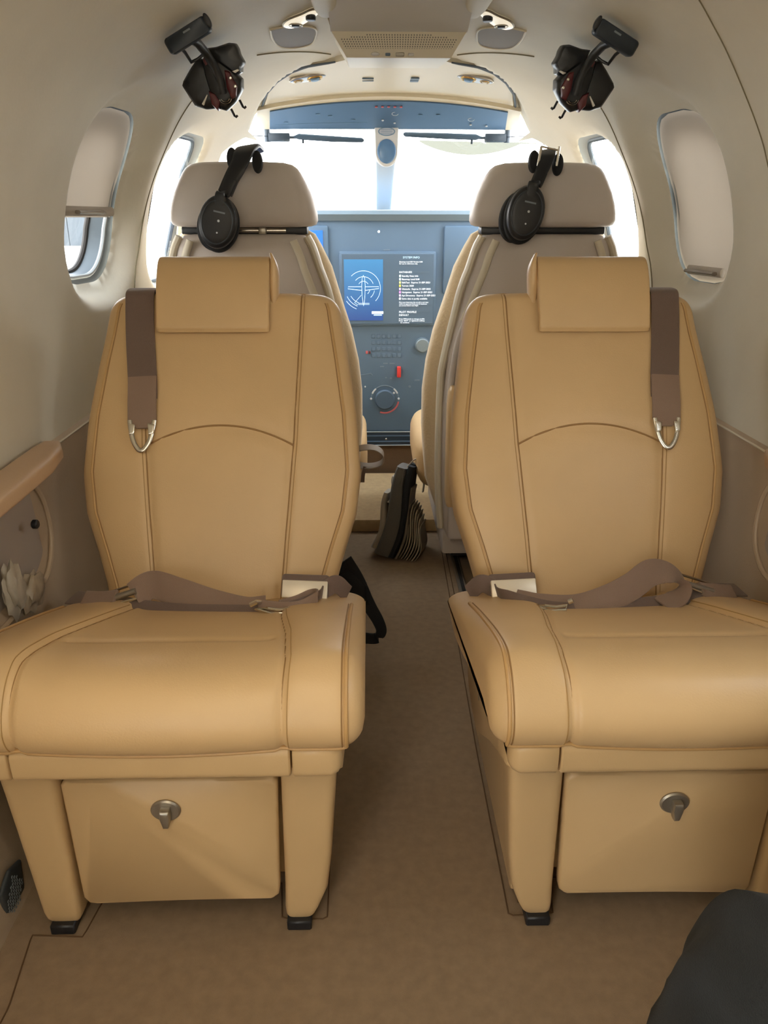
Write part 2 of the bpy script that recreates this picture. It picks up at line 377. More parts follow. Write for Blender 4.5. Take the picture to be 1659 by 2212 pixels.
# cabin windows: seals, sleeve, pane (setting) and the pull-down shades (things)
def win_path(cy, cz, a, b, r, s, off, n=6):
    c = rrect(a, b, r, 10); return np.array([(s * (float(wall_x(cy + y, cz + z)) + off), cy + y, cz + z) for y, z in c])
def ringstrip(pa, pb):
    n = len(pa); V = np.vstack([pa, pb]); return V, [(i, (i + 1) % n, n + (i + 1) % n, n + i) for i in range(n)]
wn = 0
for s, side in ((-1, 'left'), (1, 'right')):
    for (cy, cz) in (CABWIN if s > 0 else CABWIN[:1]):
        wn += 1; a, b, r = WA, WB, WR
        fr = mesh('window_%d' % wn, *ringstrip(win_path(cy, cz, a + .012, b + .012, r + .01, s, DEPTH + .004), win_path(cy, cz, a - .012, b - .012, r - .012, s, DEPTH + .012)), RUBBER, kind='structure', fix=False)
        mesh('window_seal', *tube(win_path(cy, cz, a - .013, b - .013, r - .013, s, DEPTH + .013), .005, 8, True), RUBBER_LT, fr)
        mesh('window_sleeve', *ringstrip(win_path(cy, cz, a - .014, b - .014, r - .014, s, DEPTH + .014), win_path(cy, cz, a - .02, b - .02, r - .02, s, DEPTH + .05)), RUBBER, fr, fix=False)
        mesh('window_seal', *tube(win_path(cy, cz, a - .021, b - .021, r - .021, s, DEPTH + .05), .006, 8, True), RUBBER_DK, fr)
        pr = [win_path(cy, cz, (a - .02) * k, (b - .02) * k, (r - .02) * k, s, DEPTH + .052) for k in (1, .8, .6, .4, .2)]
        mesh('pane', *loft(pr), GLASS, fr, fix=False)
def shade_surf(cy, cz, s, zb, off):
    ny, nz = 40, 50; a, b, r = WA - .001, WB - .001, WR
    Vs = []
    zz = np.linspace(max(zb, cz - b), cz + b, nz)
    for z in zz:
        dz = abs(z - cz) - (b - r); hw = a if dz <= 0 else a - r + math.sqrt(max(r * r - dz * dz, 0)); hw = max(hw, .002)
        for y in np.linspace(-hw, hw, ny): Vs.append((s * (float(wall_x(cy + y, z)) + off), cy + y, z))
    return Vs, grid_faces(nz, ny)
for s, zb, lab in ((-1, .935, 'half-lowered beige window shade in the left cabin window'), (1, .70, 'fully lowered beige window shade in the right cabin window')):
    cy, cz = CABWIN[0]
    t = thing('window_shade', lab, 'shade', (s * .66, cy, zb if zb > .8 else cz - WB))
    inv = Matrix.Translation(-Vector(t.location))
    def put(name, vf, m, label=None):
        V = [tuple(Vector(v) + Vector((-t.location[0], -t.location[1], -t.location[2]))) for v in vf[0]]
        return mesh(name, V, vf[1], m, t, label=label)
    put('shade_panel', shade_surf(cy, cz, s, zb, DEPTH + .006), SHADE)
    zl = zb + .012 if s < 0 else cz - WB + .024
    hw = .13 if s < 0 else .07
    pts = [(s * (float(wall_x(cy + y, zl)) + DEPTH - .001), cy + y, zl) for y in np.linspace(-hw, hw, 20)]
    put('bottom_rail', tube(pts, .006, 10, rb=.010, nrm=(0, 0, 1)), SHADE)
    yy = .06
    pts = [(s * (float(wall_x(cy + y, zl)) + DEPTH - .012), cy + y, zl - .002) for y in np.linspace(-yy, yy, 16)]
    put('pull_handle', tube(pts, .007, 10, rb=.004, nrm=(0, 0, 1)), mat('handle_plastic', '7E7265', .25))

# cockpit side windows and windshield
for s in (-1, 1):
    cy, cz, a, b, r = SW; wn += 1
    fr = mesh('window_%d' % wn, *ringstrip(win_path(cy, cz, a + .016, b + .016, r + .014, s, .011), win_path(cy, cz, a - .006, b - .006, r, s, .035)), RUBBER_LT, kind='structure', fix=False)
    mesh('window_seal', *tube(win_path(cy, cz, a - .006, b - .006, r, s, .034), .006, 8, True), RUBBER, fr)
    pr = [win_path(cy, cz, a * k, b * k, r * k, s, .036) for k in (1, .75, .5, .25)]
    mesh('pane', *loft(pr), GLASS, fr, fix=False)
def ws_pt(u, v, s):      # u 0 at the centre post .. 1 at the side pillar, v 0 bottom .. 1 top
    zt = 1.188 - .03 * u ** 2 - .055 * u ** 6; zb_ = .90
    z = zb_ + (zt - zb_) * v
    yc = np.interp(z, [.90, 1.19], [3.18, 2.60]); ye = float(wind_edge(min(z, 1.17))) if z > .93 else 2.55
    xs = float(wall_x(min(ye, 2.6), z)) + .004; x = u * xs
    return (s * x, yc + (ye - yc) * u ** 2.6, z)
for s in (-1, 1):
    V = [ws_pt(u, v, s) for v in np.linspace(0, 1, 14) for u in np.linspace(0, 1, 22)]
    wn += 1; mesh('window_%d' % wn, V, grid_faces(14, 22), GLASS, kind='structure', fix=False)
pst = [ring((-.003, y, z), (1, 0, 0), (0, .42, .9), a_, .012, 5, 20) for y, z, a_ in ((3.16, .90, .030), (3.0, .98, .029), (2.85, 1.055, .031), (2.70, 1.13, .034), (2.60, 1.18, .036))]
mesh('trim_3', *loft(pst), mat('windshield_post', 'B9C0C6', .6), kind='structure')
# outside: apron and a made-up far building in place of an unidentified grey shape
ap = mesh('apron', *rbox((0, 0, -1.06), (300, 300, .1), 0), mat('concrete_apron', 'CFCBC2', .9, var=.05, vscale=.5), smooth=False, kind='structure')

hg = thing('stand_in_building', 'low grey made-up building far off, standing in for a grey shape seen through the left cabin window', 'building', (-23, 60, -1.01)); HO = (-23, 60, -1.01)
mesh('wall', *rbox((0, 2, 1.8), (6, 4, 3.6), .02, 1), mat('stand_in_wall', '50585E', .7), hg, smooth=False)
mesh('stand_in_roof_block', *loft([np.array([(-3.2, y, 3.6), (0, y, 4.5), (3.2, y, 3.6)]) for y in (-.2, 4.2)]), mat('stand_in_roof', '6A7278', .6), hg, smooth=False)
for k in range(4): mesh('stand_in_door_panel', *rbox((-1.95 + 1.3 * k, -.05, 1.5), (1.26, .1, 3.0), .02, 1), mat('stand_in_door', '3F474E', .6), hg, smooth=False)

# ------------------------------------------------------------------ overhead fittings
# cockpit overhead console with the switch panel
Yc = np.linspace(1.86, 2.585, 80); rows = []
for y in Yc:
    hw = console_hw(y); xs = np.r_[-1, -.995, np.linspace(-.985, .985, 60), .995, 1] * hw
    dz = np.r_[.03, .004, np.full(60, .0), .004, .03]; dz[0] = dz[-1] = -.03
    rows.append(np.stack([xs, np.full(64, y), console_z(y, xs) - dz], 1))
oc = mesh('overhead_console', np.concatenate(rows), grid_faces(80, 64), CREAM_HARD, ang=60, fix=False)
tag(oc, 'cream overhead console spreading above the windshield behind the switch panel', 'console')
for s in (-1, 1):
    p = [(s * (console_hw(y) + .004), y, float(console_z(y, console_hw(y))) - .004) for y in np.linspace(2.07, 2.55, 60)]
    mesh('console_groove', *tube(p, np.interp(np.linspace(0, 1, 60), [0, .15, .4, 1], [.002, .0055, .0045, .0015]), 8), mat('console_gap', '5A6470', .7), oc)
for x, nlab in ((-.06, 0), (.061, 1)):
    for k in range(2):
        mesh('label_plate' if not nlab else 'rocker_switch', *rbox((x, 2.245 + k * .03, float(console_z(2.25, x)) - .002), (.03 if not nlab else .022, .004 if not nlab else .02, .004), .001, 1), MARK_FAINT, oc)
# switch panel surface
def sw_pt(x, v, o=0.):
    top = np.array((x, 2.435, 1.254 - .24 * x * x)); bot = np.array((x * 1.055, 2.578, 1.1965 - .012 * x * x))
    n = np.array((0, -.42, -.9)); return top + (bot - top) * v + n * o
def sw_slab(x0, x1, v0, v1, th, nx=40, o=0., rc=.12):
    xs = np.linspace(x0, x1, nx); out = []
    for v in np.linspace(v0, v1, 7):
        for x in xs: out.append(sw_pt(x, v, o + th))
    V = list(out); F = grid_faces(7, nx); n = len(V)
    per = [j for j in range(nx)] + [i * nx + nx - 1 for i in range(1, 7)] + [6 * nx + j for j in range(nx - 2, -1, -1)] + [i * nx for i in range(5, 0, -1)]
    for i in per:
        x = V[i][0]; V.append(V[i] - np.array((0, -.42, -.9)) * th)
    m_ = len(per); F += [(per[i], per[(i + 1) % m_], n + (i + 1) % m_, n + i) for i in range(m_)]
    return V, F
mesh('panel_frame', *sw_slab(-.372, .372, -.12, 1.04, .012, 50), CREAM_HARD, oc, label='cream lip around the switch panel')
sp_ = mesh('overhead_switch_panel', *sw_slab(-.336, .336, .0, .97, .004, 50, .0125), mat('switch_panel_slate', '4C6886', .4), ang=30)
tag(sp_, 'long slate blue switch panel above the windshield with a row of red lamps', 'panel')
for i in range(5): mesh('warning_lamp', *rbox(sw_pt(-.036 + i * .0175, .15, .019), (.008, .008, .004), .002, 2), PINK, sp_)
for x, v in ((-.016, .62), (.018, .72), (.235, .72), (.28, .75)): mesh('toggle_switch', *rbox(sw_pt(x, v, .019), (.007, .008, .004), .002, 2), MARK, sp_)
for x, v in ((.018, .4), (.235, .5)): mesh('rotary_mark', *annulus(.009, .008, .0014, sw_pt(x, v, .018), (1, 0, 0), (0, .9, -.42), .001, 24, 0, 4.7), MARK, sp_)
for x in (-.29, -.20, -.165, -.1, .09, .14): mesh('switch_mark', *rbox(sw_pt(x, .5 + .15 * math.sin(x * 40), .017), (.012, .006, .001), 0), SLATE_MID, sp_)
mesh('panel_line', *tube([sw_pt(x, .72, .0168) for x in np.linspace(-.32, -.06, 20)], .0007, 6), SLATE_MID, sp_)
# centre ceiling channel, fairings, speaker bezel
ch = [np.stack([np.linspace(-.135, .135, 20), np.full(20, y), np.full(20, z)], 1) for y, z in ((-.2, 1.318), (1.0, 1.318), (1.50, 1.316), (1.66, 1.306), (1.752, 1.276))]
cc = mesh('ceiling_channel', np.concatenate(ch), grid_faces(5, 20), GREY_LINER, fix=False)
tag(cc, 'smooth grey centre channel in the ceiling running up to the speaker bezel', 'ceiling panel')
mesh('channel_joint', *tube([(x, 1.63, 1.307) for x in np.linspace(-.125, .125, 12)], .0012, 6), SEAM, cc)
for s in (-1, 1):
    rows = [ring((s * x, y, z), (1, 0, 0), (0, 0, 1), a_, b_, 2.6, 28) for y, x, z, a_, b_ in ((-.2, .143, 1.318, .026, .020), (1.2, .143, 1.318, .026, .020), (1.60, .143, 1.316, .026, .020), (1.70, .142, 1.314, .024, .018), (1.745, .141, 1.312, .019, .014), (1.765, .140, 1.311, .009, .006))]
    o = mesh('ceiling_fairing', *loft(rows), CREAM, kind=None)
    tag(o, '%s rounded cream fairing along the %s edge of the grey ceiling channel' % (('left', 'left') if s < 0 else ('right', 'right')), 'fairing')
bz = thing('speaker_bezel', 'cream trapezoid speaker bezel with perforated grille across the ceiling centre', 'speaker', (0, 1.75, 1.232))
b0 = [np.array(r) - np.array((0, 1.75, 1.232)) for r in (
    [(-.134, 1.752, 1.276), (.131, 1.752, 1.276), (.134, 1.80, 1.33), (-.134, 1.80, 1.33)],)]
def off(v, o): return [tuple(np.asarray(p) - np.asarray(o)) for p in v]
def trap(x0, x1, z): return [(-x1, z[0]), (x1, z[0]), (x1, z[1]), (-x1, z[1])]
rows = []
for z, hx, yb in ((1.30, .140, 1.752), (1.276, .1325, 1.750), (1.240, .109, 1.749), (1.232, .104, 1.752), (1.2315, .10, 1.758)):
    rows.append(np.array([(-hx, yb, z), (hx, yb, z), (hx, 2.05, z + .03), (-hx, 2.05, z + .03)]) - np.array((0, 1.75, 1.232)))
mesh('bezel_body', *loft(rows), CREAM_HARD, bz, ang=25)
hv, hf = [], []
for i in range(44):
    for j in range(8):
        fx = -1 + 2 * (i + .5) / 44; z = 1.243 + .0040 * j; hx = np.interp(z, [1.24, 1.276], [.109, .1325]) * .93
        if j == 7 and abs(fx) > .55 or j == 6 and abs(fx) > .8 or j == 0 and abs(fx) > .9: continue
        hv_, hf_ = rbox((fx * hx, -.0002 - .0012 + .0012, z - 1.232), (.0022, .0012, .0022), 0); n = len(hv); hv += hv_; hf += [tuple(q + n for q in f) for f in hf_]
mesh('grille_holes', hv, hf, mat('grille_hole', '7C7870', .8), bz, smooth=False, kind='stuff')
mesh('round_button', *plate(ell(.0085, .003), (-.047, -.004, .005), (1, 0, 0), (0, 0, 1), .004), GREY_LINER, bz)
for x, wd, c_ in ((-.022, .010, MARK_FAINT), (.002, .017, STEEL), (.024, .011, GREY_LINER)): mesh('square_button', *rbox((x, -.003, .005), (wd, .004, .0065 if c_ is STEEL else .005), .001, 1), c_, bz)
# reading light plates, trays, cockpit eyeball vents
for s in (-1, 1):
    side = 'left' if s < 0 else 'right'; x0, y0 = s * .19, 1.755; z0_ = float(roof_z(y0, x0)) - .004
    U = np.array((1, 0, -s * .12)); U /= np.linalg.norm(U); Vv = np.array((0, 1., -.05))
    t = thing('overhead_light_plate', 'white oval plate with air nozzle and reading lamp on the %s of the ceiling' % side, 'light', (x0, y0, z0_))
    W_ = mat('white_plate_glow', 'F4EEE0', .35, emit='FFF4DC', estr=.6)  # the plate is no lamp; its glow is added to brighten it
    def dr(a, b, dz=0.): xx, yy = x0 - s * a, y0 + b; return np.array((xx, yy, float(roof_z(yy, xx)) - dz)) - np.array((x0, y0, z0_))
    out = [(.037, -.035), (.021, -.040), (.0, -.024), (-.026, -.010), (-.038, .014), (-.028, .036), (-.005, .030), (.012, .012), (.030, -.012)]
    q = resample(cr(out + out[:1], 60), 61)[:-1]; cq = q.mean(0)
    def dring(k, dz): return np.array([dr(*(cq + (p - cq) * k), dz) for p in q])
    mesh('plate', *loft([dring(1.0, .001), dring(1.0, .005), dring(.9, .007), dring(.5, .0075), dring(.1, .0075)]), W_, t)
    mesh('plate_rim', *tube(dring(1.03, .003), .0022, 6, True), STEEL, t)
    mesh('air_nozzle', *pebble(ell(.010, .012), dr(.018, -.020, .010), (1, 0, 0), (0, 1, 0), .010), BLACK, t)
    mesh('lamp_rim', *annulus(.013, .014, .003, dr(-.014, .012, .009), (1, 0, 0), (0, 1, 0), .003), STEEL, t)
    mesh('lamp_lens', *pebble(ell(.008, .009), dr(-.014, .012, .009), (1, 0, 0), (0, 1, 0), .006), BLACK, t)
    # tray
    x1, y1 = s * .222, 1.885; z1 = float(roof_z(y1, x1)) - .002
    t = thing('ceiling_tray', 'grey recessed trapezoid tray set in the %s side of the ceiling' % side, 'tray', (x1, y1, z1))
    tr3 = [(-.256, 1.78), (-.215, 1.79), (-.171, 1.83), (-.172, 1.89), (-.186, 1.935), (-.222, 1.935), (-.250, 1.90), (-.258, 1.84)]
    q = resample(cr(tr3 + tr3[:1], 60), 61)[:-1] * np.array([-s, 1.])
    P = np.array([(a, b_, float(roof_z(b_, a)) - .0015) for a, b_ in q]); O_ = np.array((x1, y1, z1)); cpt = P.mean(0)
    mesh('tray_cover', *loft([P - O_, cpt + (P - cpt) * .96 - O_ + np.array((0, 0, -.0005)), cpt + (P - cpt) * .5 - O_ + np.array((0, 0, .002)), cpt + (P - cpt) * .1 - O_ + np.array((0, 0, .002))]), mat('tray_grey', '857B70', .6), t)
    mesh('tray_lip', *tube(P - O_, .0022, 8, True), CREAM_HARD, t)
    # cockpit vent
    x2, y2 = s * .212, 2.205; z2 = float(console_z(y2, x2)) - .002
    U = np.array((1, 0, -s * .16)); U /= np.linalg.norm(U); Vv = np.array((0, 1., -.12)); Vv /= np.linalg.norm(Vv)
    t = thing('cockpit_vent_plate', 'oval metal vent and lamp plate with brassy rings on the %s of the overhead console' % side, 'vent', (x2, y2, z2))
    mesh('plate', *pebble(ell(.048, .026, 40), (0, 0, 0), U, Vv, .008), mat('vent_silver', 'A8A096', .3, .8), t)
    sg = 1 if s < 0 else -1
    mesh('nozzle_ring', *annulus(.017, .015, .006, U * (.018 * sg) + np.array((0, 0, -.004)), U, Vv, .006), GOLD, t)
    mesh('nozzle', *pebble(ell(.012, .011), U * (.018 * sg) + np.array((0, 0, -.004)), U, Vv, .012), SLATE_MID, t)
    mesh('lamp_ring', *annulus(.011, .009, .005, U * (-.024 * sg) + np.array((0, 0, -.003)), U, Vv, .005), GOLD, t)
    mesh('lamp_lens', *pebble(ell(.007, .006), U * (-.024 * sg) + np.array((0, 0, -.003)), U, Vv, .008), CREAM_HARD, t)

# sun visors
for s in (-1, 1):
    zc = 1.162 if s < 0 else 1.164; side = 'left' if s < 0 else 'right'
    t = thing('sun_visor', 'slim dark sun visor arm hinged at the %s end of the windshield top' % side, 'visor', (s * .364, 2.60, 1.175), )
    def pv(pts): return [(s * x - s * .364, y - 2.60, z - 1.175) for x, y, z in pts]
    mesh('pivot', *tube(pv([(.366, 2.60, 1.188), (.366, 2.60, 1.15)]), .009, 12), SLATE_DK, t)
    mesh('clamp', *rbox(pv([(.330, 2.60, 1.163)])[0], (.066, .02, .024), .004, 2), SLATE_DK, t)
    mesh('arm', *tube(pv([(.30, 2.60, 1.163), (.28, 2.60, 1.163)]), .004, 10), SLATE_DK, t)
    e = .072 if s < 0 else .048; dzv = -.008 if s < 0 else .010
    mesh('blade', *loft([ring(p, (0, 0, 1), (0, 1, 0), h_, .006, 4, 16) for p, h_ in zip(pv([(.285, 2.60, 1.164), (.27, 2.60, 1.165), (.17, 2.60, 1.163 + dzv * .5), (e + .006, 2.60, 1.163 + dzv * .9), (e, 2.60, 1.163 + dzv)]), (.003, .0085, .0085, .0065, .003))]), mat('visor_blue_grey', '3E5266', .4), t)
    mesh('stop_knob', *tube(pv([(.258, 2.60, 1.158), (.258, 2.60, 1.146)]), .0035, 10), SLATE_DK, t)
    if s > 0:
        V = []
        for v in np.linspace(0, 1, 6):
            for u in np.linspace(0, 1, 24):
                x = .10 + .36 * u; top = 1.160 - .008 * u; bot = top - .004 - .034 * math.sin(PI * min(u * 1.15, 1)) ** .8 * (1 if u < .87 else (1 - u) / .13 * .8 + .2)
                V.append((x - .364, .045 + .02 * u - .05 * u * u, top + (bot - top) * v - 1.175))
        mesh('tinted_screen', V, grid_faces(6, 24), TINT, t, fix=False, label='pale green tinted visor screen')
    mesh('wire', *tube(pv(cr([(.366, 2.59, 1.165), (.40, 2.52, 1.160), (.425, 2.44, 1.15), (.44, 2.40, 1.128)], 20)), .0014, 6), SLATE_DK, t)
# compass
t = thing('standby_compass', 'grey compass housing with blue oval face hanging at the windshield centre', 'compass', (-.004, 2.59, 1.19))
hp = [(-.036, .012), (.036, .012)] + [(.036 * math.cos(a), -.070 + .040 * math.sin(a)) for a in np.linspace(0, -PI, 20)]
mesh('housing', *plate(hp, (0, 0, 0), (1, 0, 0), (0, 0, 1), .03, .004), mat('compass_veil_grey', 'D2D3D4', .5), t)  # grey lightened, so the colour carries the glare veil
mesh('face', *pebble(ell(.0285, .034), (0, -.030, -.068), (1, 0, 0), (0, 0, 1), .008), mat('compass_blue', '5C82AC', .15), t)
mesh('card_holder', *annulus(.024, .0105, .003, (0, -.0305, -.014), (1, 0, 0), (0, 0, 1), .003, 48), SLATE_MID, t)
V, F = plate(rrect(.0225, .009, .002), (0, -.0295, -.014), (1, 0, 0), (0, 0, 1), .002, .0005); mesh('correction_card', V, F, mat('card_grey', 'B9BFCB', .6), t)
for k in range(3): mesh('card_line', *rbox((0, -.0325, -.009 - .005 * k), (.034, .0006, .0012), 0), SLATE_MID, t)

# ------------------------------------------------------------------ instrument panel
PY = 2.75
ip = thing('instrument_panel', 'glare-tinted instrument panel across the cockpit under the windshield', 'panel', (0, PY, .15))
def ipm(name, vf, m, label=None, **k): return mesh(name, off(vf[0], (0, PY, .15)), vf[1], m, ip, label=label, **k)
ipm('panel_body', rbox((0, PY + .10, .575), (1.03, .20, .76), .012, 3), PANEL_VEIL)
gl = [np.array([(x, y, z) for x in np.linspace(-.52, .52, 24)]) for y, z in ((2.742, .925), (2.735, .945), (2.742, .957), (2.78, .960), (2.95, .950), (3.2, .90))]
ipm('glareshield', (np.concatenate(gl), grid_faces(6, 24)), GLARE, fix=False)
ipm('lower_drawer', rbox((0, PY + .10, .172), (1.0, .20, .052), .004, 2), SLATE_DK)
for z in (.198, .147): ipm('metal_strip', rbox((0, PY - .001, z), (1.0, .006, .003), .001, 1), mat('strip_grey', 'A9AEB0', .5))
for z in (.183, .162): ipm('drawer_groove', rbox((0, PY - .0012, z), (1.0, .003, .004), 0), PANEL_VEIL)
ipm('drawer_latch', plate(ell(.0035, .0035, 16), (.001, PY - .001, .171), (1, 0, 0), (0, 0, 1), .003), CHROME)
ipm('kick_panel', rbox((0, PY + .05, .075), (1.0, .08, .146), .004, 1), mat('kick_carpet', '6E5640', .95, bump=.8, bscale=600), label='brown carpeted kick panel')
def scr(name, hex_top, hex_bot, s_, z_lo, z_hi):
    m = bpy.data.materials.new(name); m.use_nodes = True; t_ = m.node_tree; b = t_.nodes['Principled BSDF']
    co = t_.nodes.new('ShaderNodeTexCoord'); sx_ = t_.nodes.new('ShaderNodeSeparateXYZ'); mp = t_.nodes.new('ShaderNodeMapRange'); rp = t_.nodes.new('ShaderNodeValToRGB')
    mp.inputs['From Min'].default_value = z_lo; mp.inputs['From Max'].default_value = z_hi
    t_.links.new(co.outputs['Object'], sx_.inputs[0]); t_.links.new(sx_.outputs['Z'], mp.inputs['Value']); t_.links.new(mp.outputs[0], rp.inputs[0])
    rp.color_ramp.elements[0].color = lin(hex_bot); rp.color_ramp.elements[1].color = lin(hex_top)
    b.inputs['Base Color'].default_value = (.02, .03, .04, 1); b.inputs['Roughness'].default_value = .25
    t_.links.new(rp.outputs[0], b.inputs['Emission Color']); b.inputs['Emission Strength'].default_value = s_
    return m
# centre display: a glass tinted with the panel's glare with the start-up picture on its left half and the database list on its right half
ipm('display_bezel', rbox((.005, PY - .005, .705), (.330, .014, .246), .005, 2), PANEL_VEIL)
ipm('display_glass', rbox((.005, PY - .0145, .705), (.315, .003, .232), .001, 1), mat('display_veiled', '586F86', .35))
FY = PY - .0165
pic = ipm('start_picture', rbox((-.0775, FY, .702), (.133, .0016, .202), 0), scr('start_picture_blue', '4FA3DE', '2C55A0', .85, .45, .653), label='blue start-up picture with white aircraft outline')
LN = mat('screen_line', 'CFEBFF', .5, emit='BFE4FF', estr=.75); TX = mat('screen_text', 'F4FAFF', .5, emit='F4FAFF', estr=.95)
A0 = np.array((-.0780, FY - .0012, .708)); AX = np.array((1., 0, 0)); AZ = np.array((0, 0, 1.))
def sl(pts, r=.0008, closed=False): ipm('picture_line', tube([A0 + AX * a + AZ * b for a, b in pts], r, 6, closed), LN)
def arc(rad, a0, a1, n=30, cx=0, cz=0): return [(cx + rad * math.cos(math.radians(t)), cz + rad * math.sin(math.radians(t))) for t in np.linspace(a0, a1, n)]
sl(arc(.058, 135, -45)); sl(arc(.035, 140, 20, cz=.004)); sl(arc(.018, 150, 30, cz=.006))
for r_, a0, a1 in ((.022, -15, -50), (.038, -10, -50), (.05, 210, 250), (.062, 205, 250), (.072, 215, 250)): sl(arc(r_, a0, a1, 16))
sl([(0, .044), (.004, .034), (.006, .01), (.005, -.02), (.002, -.05), (0, -.058), (-.002, -.05), (-.005, -.02), (-.006, .01), (-.004, .034)], .0008, True)
sl([(.006, .006), (.052, .006), (.053, .0), (.006, -.006)], .001); sl([(-.006, .006), (-.052, .006), (-.053, -.001), (-.006, -.006)], .001)
sl([(-.018, -.049), (.020, -.049), (.020, -.053), (-.018, -.053)], .0007, True)
sl([(-.008, -.022), (-.030, -.046)], .0006); sl([(-.032, -.046), (-.02, -.054)], .0006)
def it(s_, size, x, z, m=TX): 
    o = text(s_, size, (x, FY - .0012 - 0, z - .15), (1, 0, 0), (0, 0, 1), m, ip, 'screen_text'); o.location = (0, -PY, 0); return o
# wordmark is not legible in the photograph: a bold white bar with a smaller line under it, as it looks
ipm('wordmark', rbox((-.030, FY - .001, .6275), (.040, .001, .0085), .0004, 1), TX)
ipm('wordmark_line', rbox((-.029, FY - .001, .6195), (.028, .001, .003), 0), LN)
x0 = .044
it('SYSTEM INFO', .0095, x0 + .012, .806, LN)
it('Basemap Land DB Version 8.00', .0062, x0, .793); it('for use in reference only', .0062, x0, .787)
it('DATABASES', .0082, x0, .759)
rows_ = [('Standby Data Info', 'EFFFF6'), ('Basemap Land 8.00', 'DDF5EC'), ('SafeTaxi:  Expires 21-SEP-2023', 'F3F08C'), ('Terrain 2020', 'F0E95A'), ('Obstacle:  Expires 21-SEP-2023', 'E7B9EA'), ('Navigation:  Expires 21-SEP-2023', 'F08BE0'), ('Apt Directory:  Expires 21-SEP-2023', 'E7C9F0'), ('Some data is partly available', 'FFFFFF')]
for i, (s_, hx) in enumerate(rows_):
    z = .7465 - i * .0107; it(s_, .0078, x0 + .009, z)
    ipm('list_icon', rbox((x0 + .003, FY - .001, z + .0028), (.006, .001, .007), .001, 1), mat('icon_' + hx, hx, .5, emit=hx, estr=.8))
for i, s_ in enumerate(('Pilot must determine the aircraft is and stays', 'within its approved limits and all databases', 'are current before each flight')): it(s_, .0056, x0, .6605 - i * .0056)
it('PILOT PROFILE', .0092, x0, .6265); it('DEFAULT', .0082, x0, .6165)
for i, s_ in enumerate(('Press FMS knob to change profile', 'Press "ENT" or rightmost softkey', '   to continue')): it(s_, .0066, x0, .604 - i * .0062)
for z in (.762, .651, .632): ipm('list_rule', rbox((.105, FY - .0006, z), (.085, .0006, .0006), 0), MARK_FAINT)
# left primary display, mostly hidden
ipm('display_bezel', rbox((-.33, PY - .006, .80), (.27, .016, .22), .006, 2), PANEL_VEIL)
ipm('side_screen', rbox((-.33, PY - .0155, .80), (.235, .003, .19), 0), mat('side_screen_blue', '2C6AC0', .3, emit='2F78D8', estr=.55), label='blue side screen')
ipm('display_bezel', rbox((.33, PY - .006, .80), (.27, .016, .22), .006, 2), PANEL_VEIL)
# small panel fittings
ipm('indicator_lamp', plate(ell(.004, .004, 16), (-.025, PY, .891), (1, 0, 0), (0, 0, 1), .004), mat('lit_dot', 'FFFFFF', .4, emit='EAF4FF', estr=1.2))
ipm('name_strip', rbox((.002, PY - .001, .833), (.022, .002, .004), 0), MARK_FAINT)
for i in range(6):
    for j in range(4): ipm('key', rbox((-.045 + .0185 * i, PY - .001, .545 - .0225 * j), (.012, .003, .013), .001, 1), mat('key_veiled', '5E758C', .5))  # keys share the glare tint put into the panel
ipm('selector_knob', plate(ell(.024, .024, 32), (.128, PY, .514), (1, 0, 0), (0, 0, 1), .02, .003), mat('knob_grey', '7E8C94', .4, bump=.2))
ipm('knob_ring', annulus(.024, .024, .006, (.128, PY - .003, .514), (1, 0, 0), (0, 0, 1), .006), MARK_FAINT)
ipm('red_button', rbox((-.068, PY - .002, .489), (.008, .005, .010), .001, 1), PINK); ipm('red_button', rbox((-.058, PY - .002, .489), (.004, .005, .010), .001, 1), RED_DK)
ipm('guarded_switch', rbox((.046, PY - .010, .421), (.014, .022, .038), .003, 2), RED, label='red guarded switch')
for x, z, wd in ((-.002, .449, .016), (.022, .449, .018), (-.014, .438, .014), (.018, .396, .008), (.0, .398, .006)): ipm('name_strip', rbox((x, PY - .0005, z), (wd, .001, .004), 0), MARK_FAINT)
ipm('name_strip', tube([(-.095, PY - .001, .408), (-.075, PY - .001, .41), (-.055, PY - .001, .414), (-.048, PY - .001, .407)], .0012, 6), MARK_FAINT)
DC = (-.004, PY - .002, .320)
ipm('dial_knob', plate(ell(.036, .036, 40), (DC[0], PY, DC[2]), (1, 0, 0), (0, 0, 1), .016, .004), mat('dial_veiled', '4C6074', .5))  # knob colour follows the panel's glare tint
ipm('dial_scale', annulus(.050, .050, .004, DC, (1, 0, 0), (0, 0, 1), .001, 30, math.radians(10), math.radians(170)), MARK_FAINT)
for a0, a1 in ((25, 50), (130, 155)): ipm('dial_mark', annulus(.050, .050, .006, (DC[0], DC[1] - .001, DC[2]), (1, 0, 0), (0, 0, 1), .001, 10, math.radians(a0), math.radians(a1)), MARK)
ipm('red_arc', annulus(.050, .050, .006, (DC[0], DC[1] - .001, DC[2]), (1, 0, 0), (0, 0, 1), .001, 24, math.radians(-110), math.radians(-10)), PINK)
for a_ in (0, 180): ipm('dial_dot', plate(ell(.004, .004, 16), (DC[0] + .05 * math.cos(math.radians(a_)), PY, DC[2] + .002), (1, 0, 0), (0, 0, 1), .004), MARK)
ipm('dial_pointer', plate(ell(.004, .004, 16), (DC[0] + .032, PY - .016, DC[2] + .026), (1, 0, 0), (0, 0, 1), .002), MARK)
ipm('screw', plate(ell(.003, .003, 12), (-.075, PY, .366), (1, 0, 0), (0, 0, 1), .003), MARK); ipm('screw', plate(ell(.005, .004, 12), (.085, PY, .366), (1, 0, 0), (0, 0, 1), .003), MARK_FAINT)
ipm('name_strip', rbox((.112, PY - .0005, .388), (.018, .001, .004), 0), MARK_FAINT)

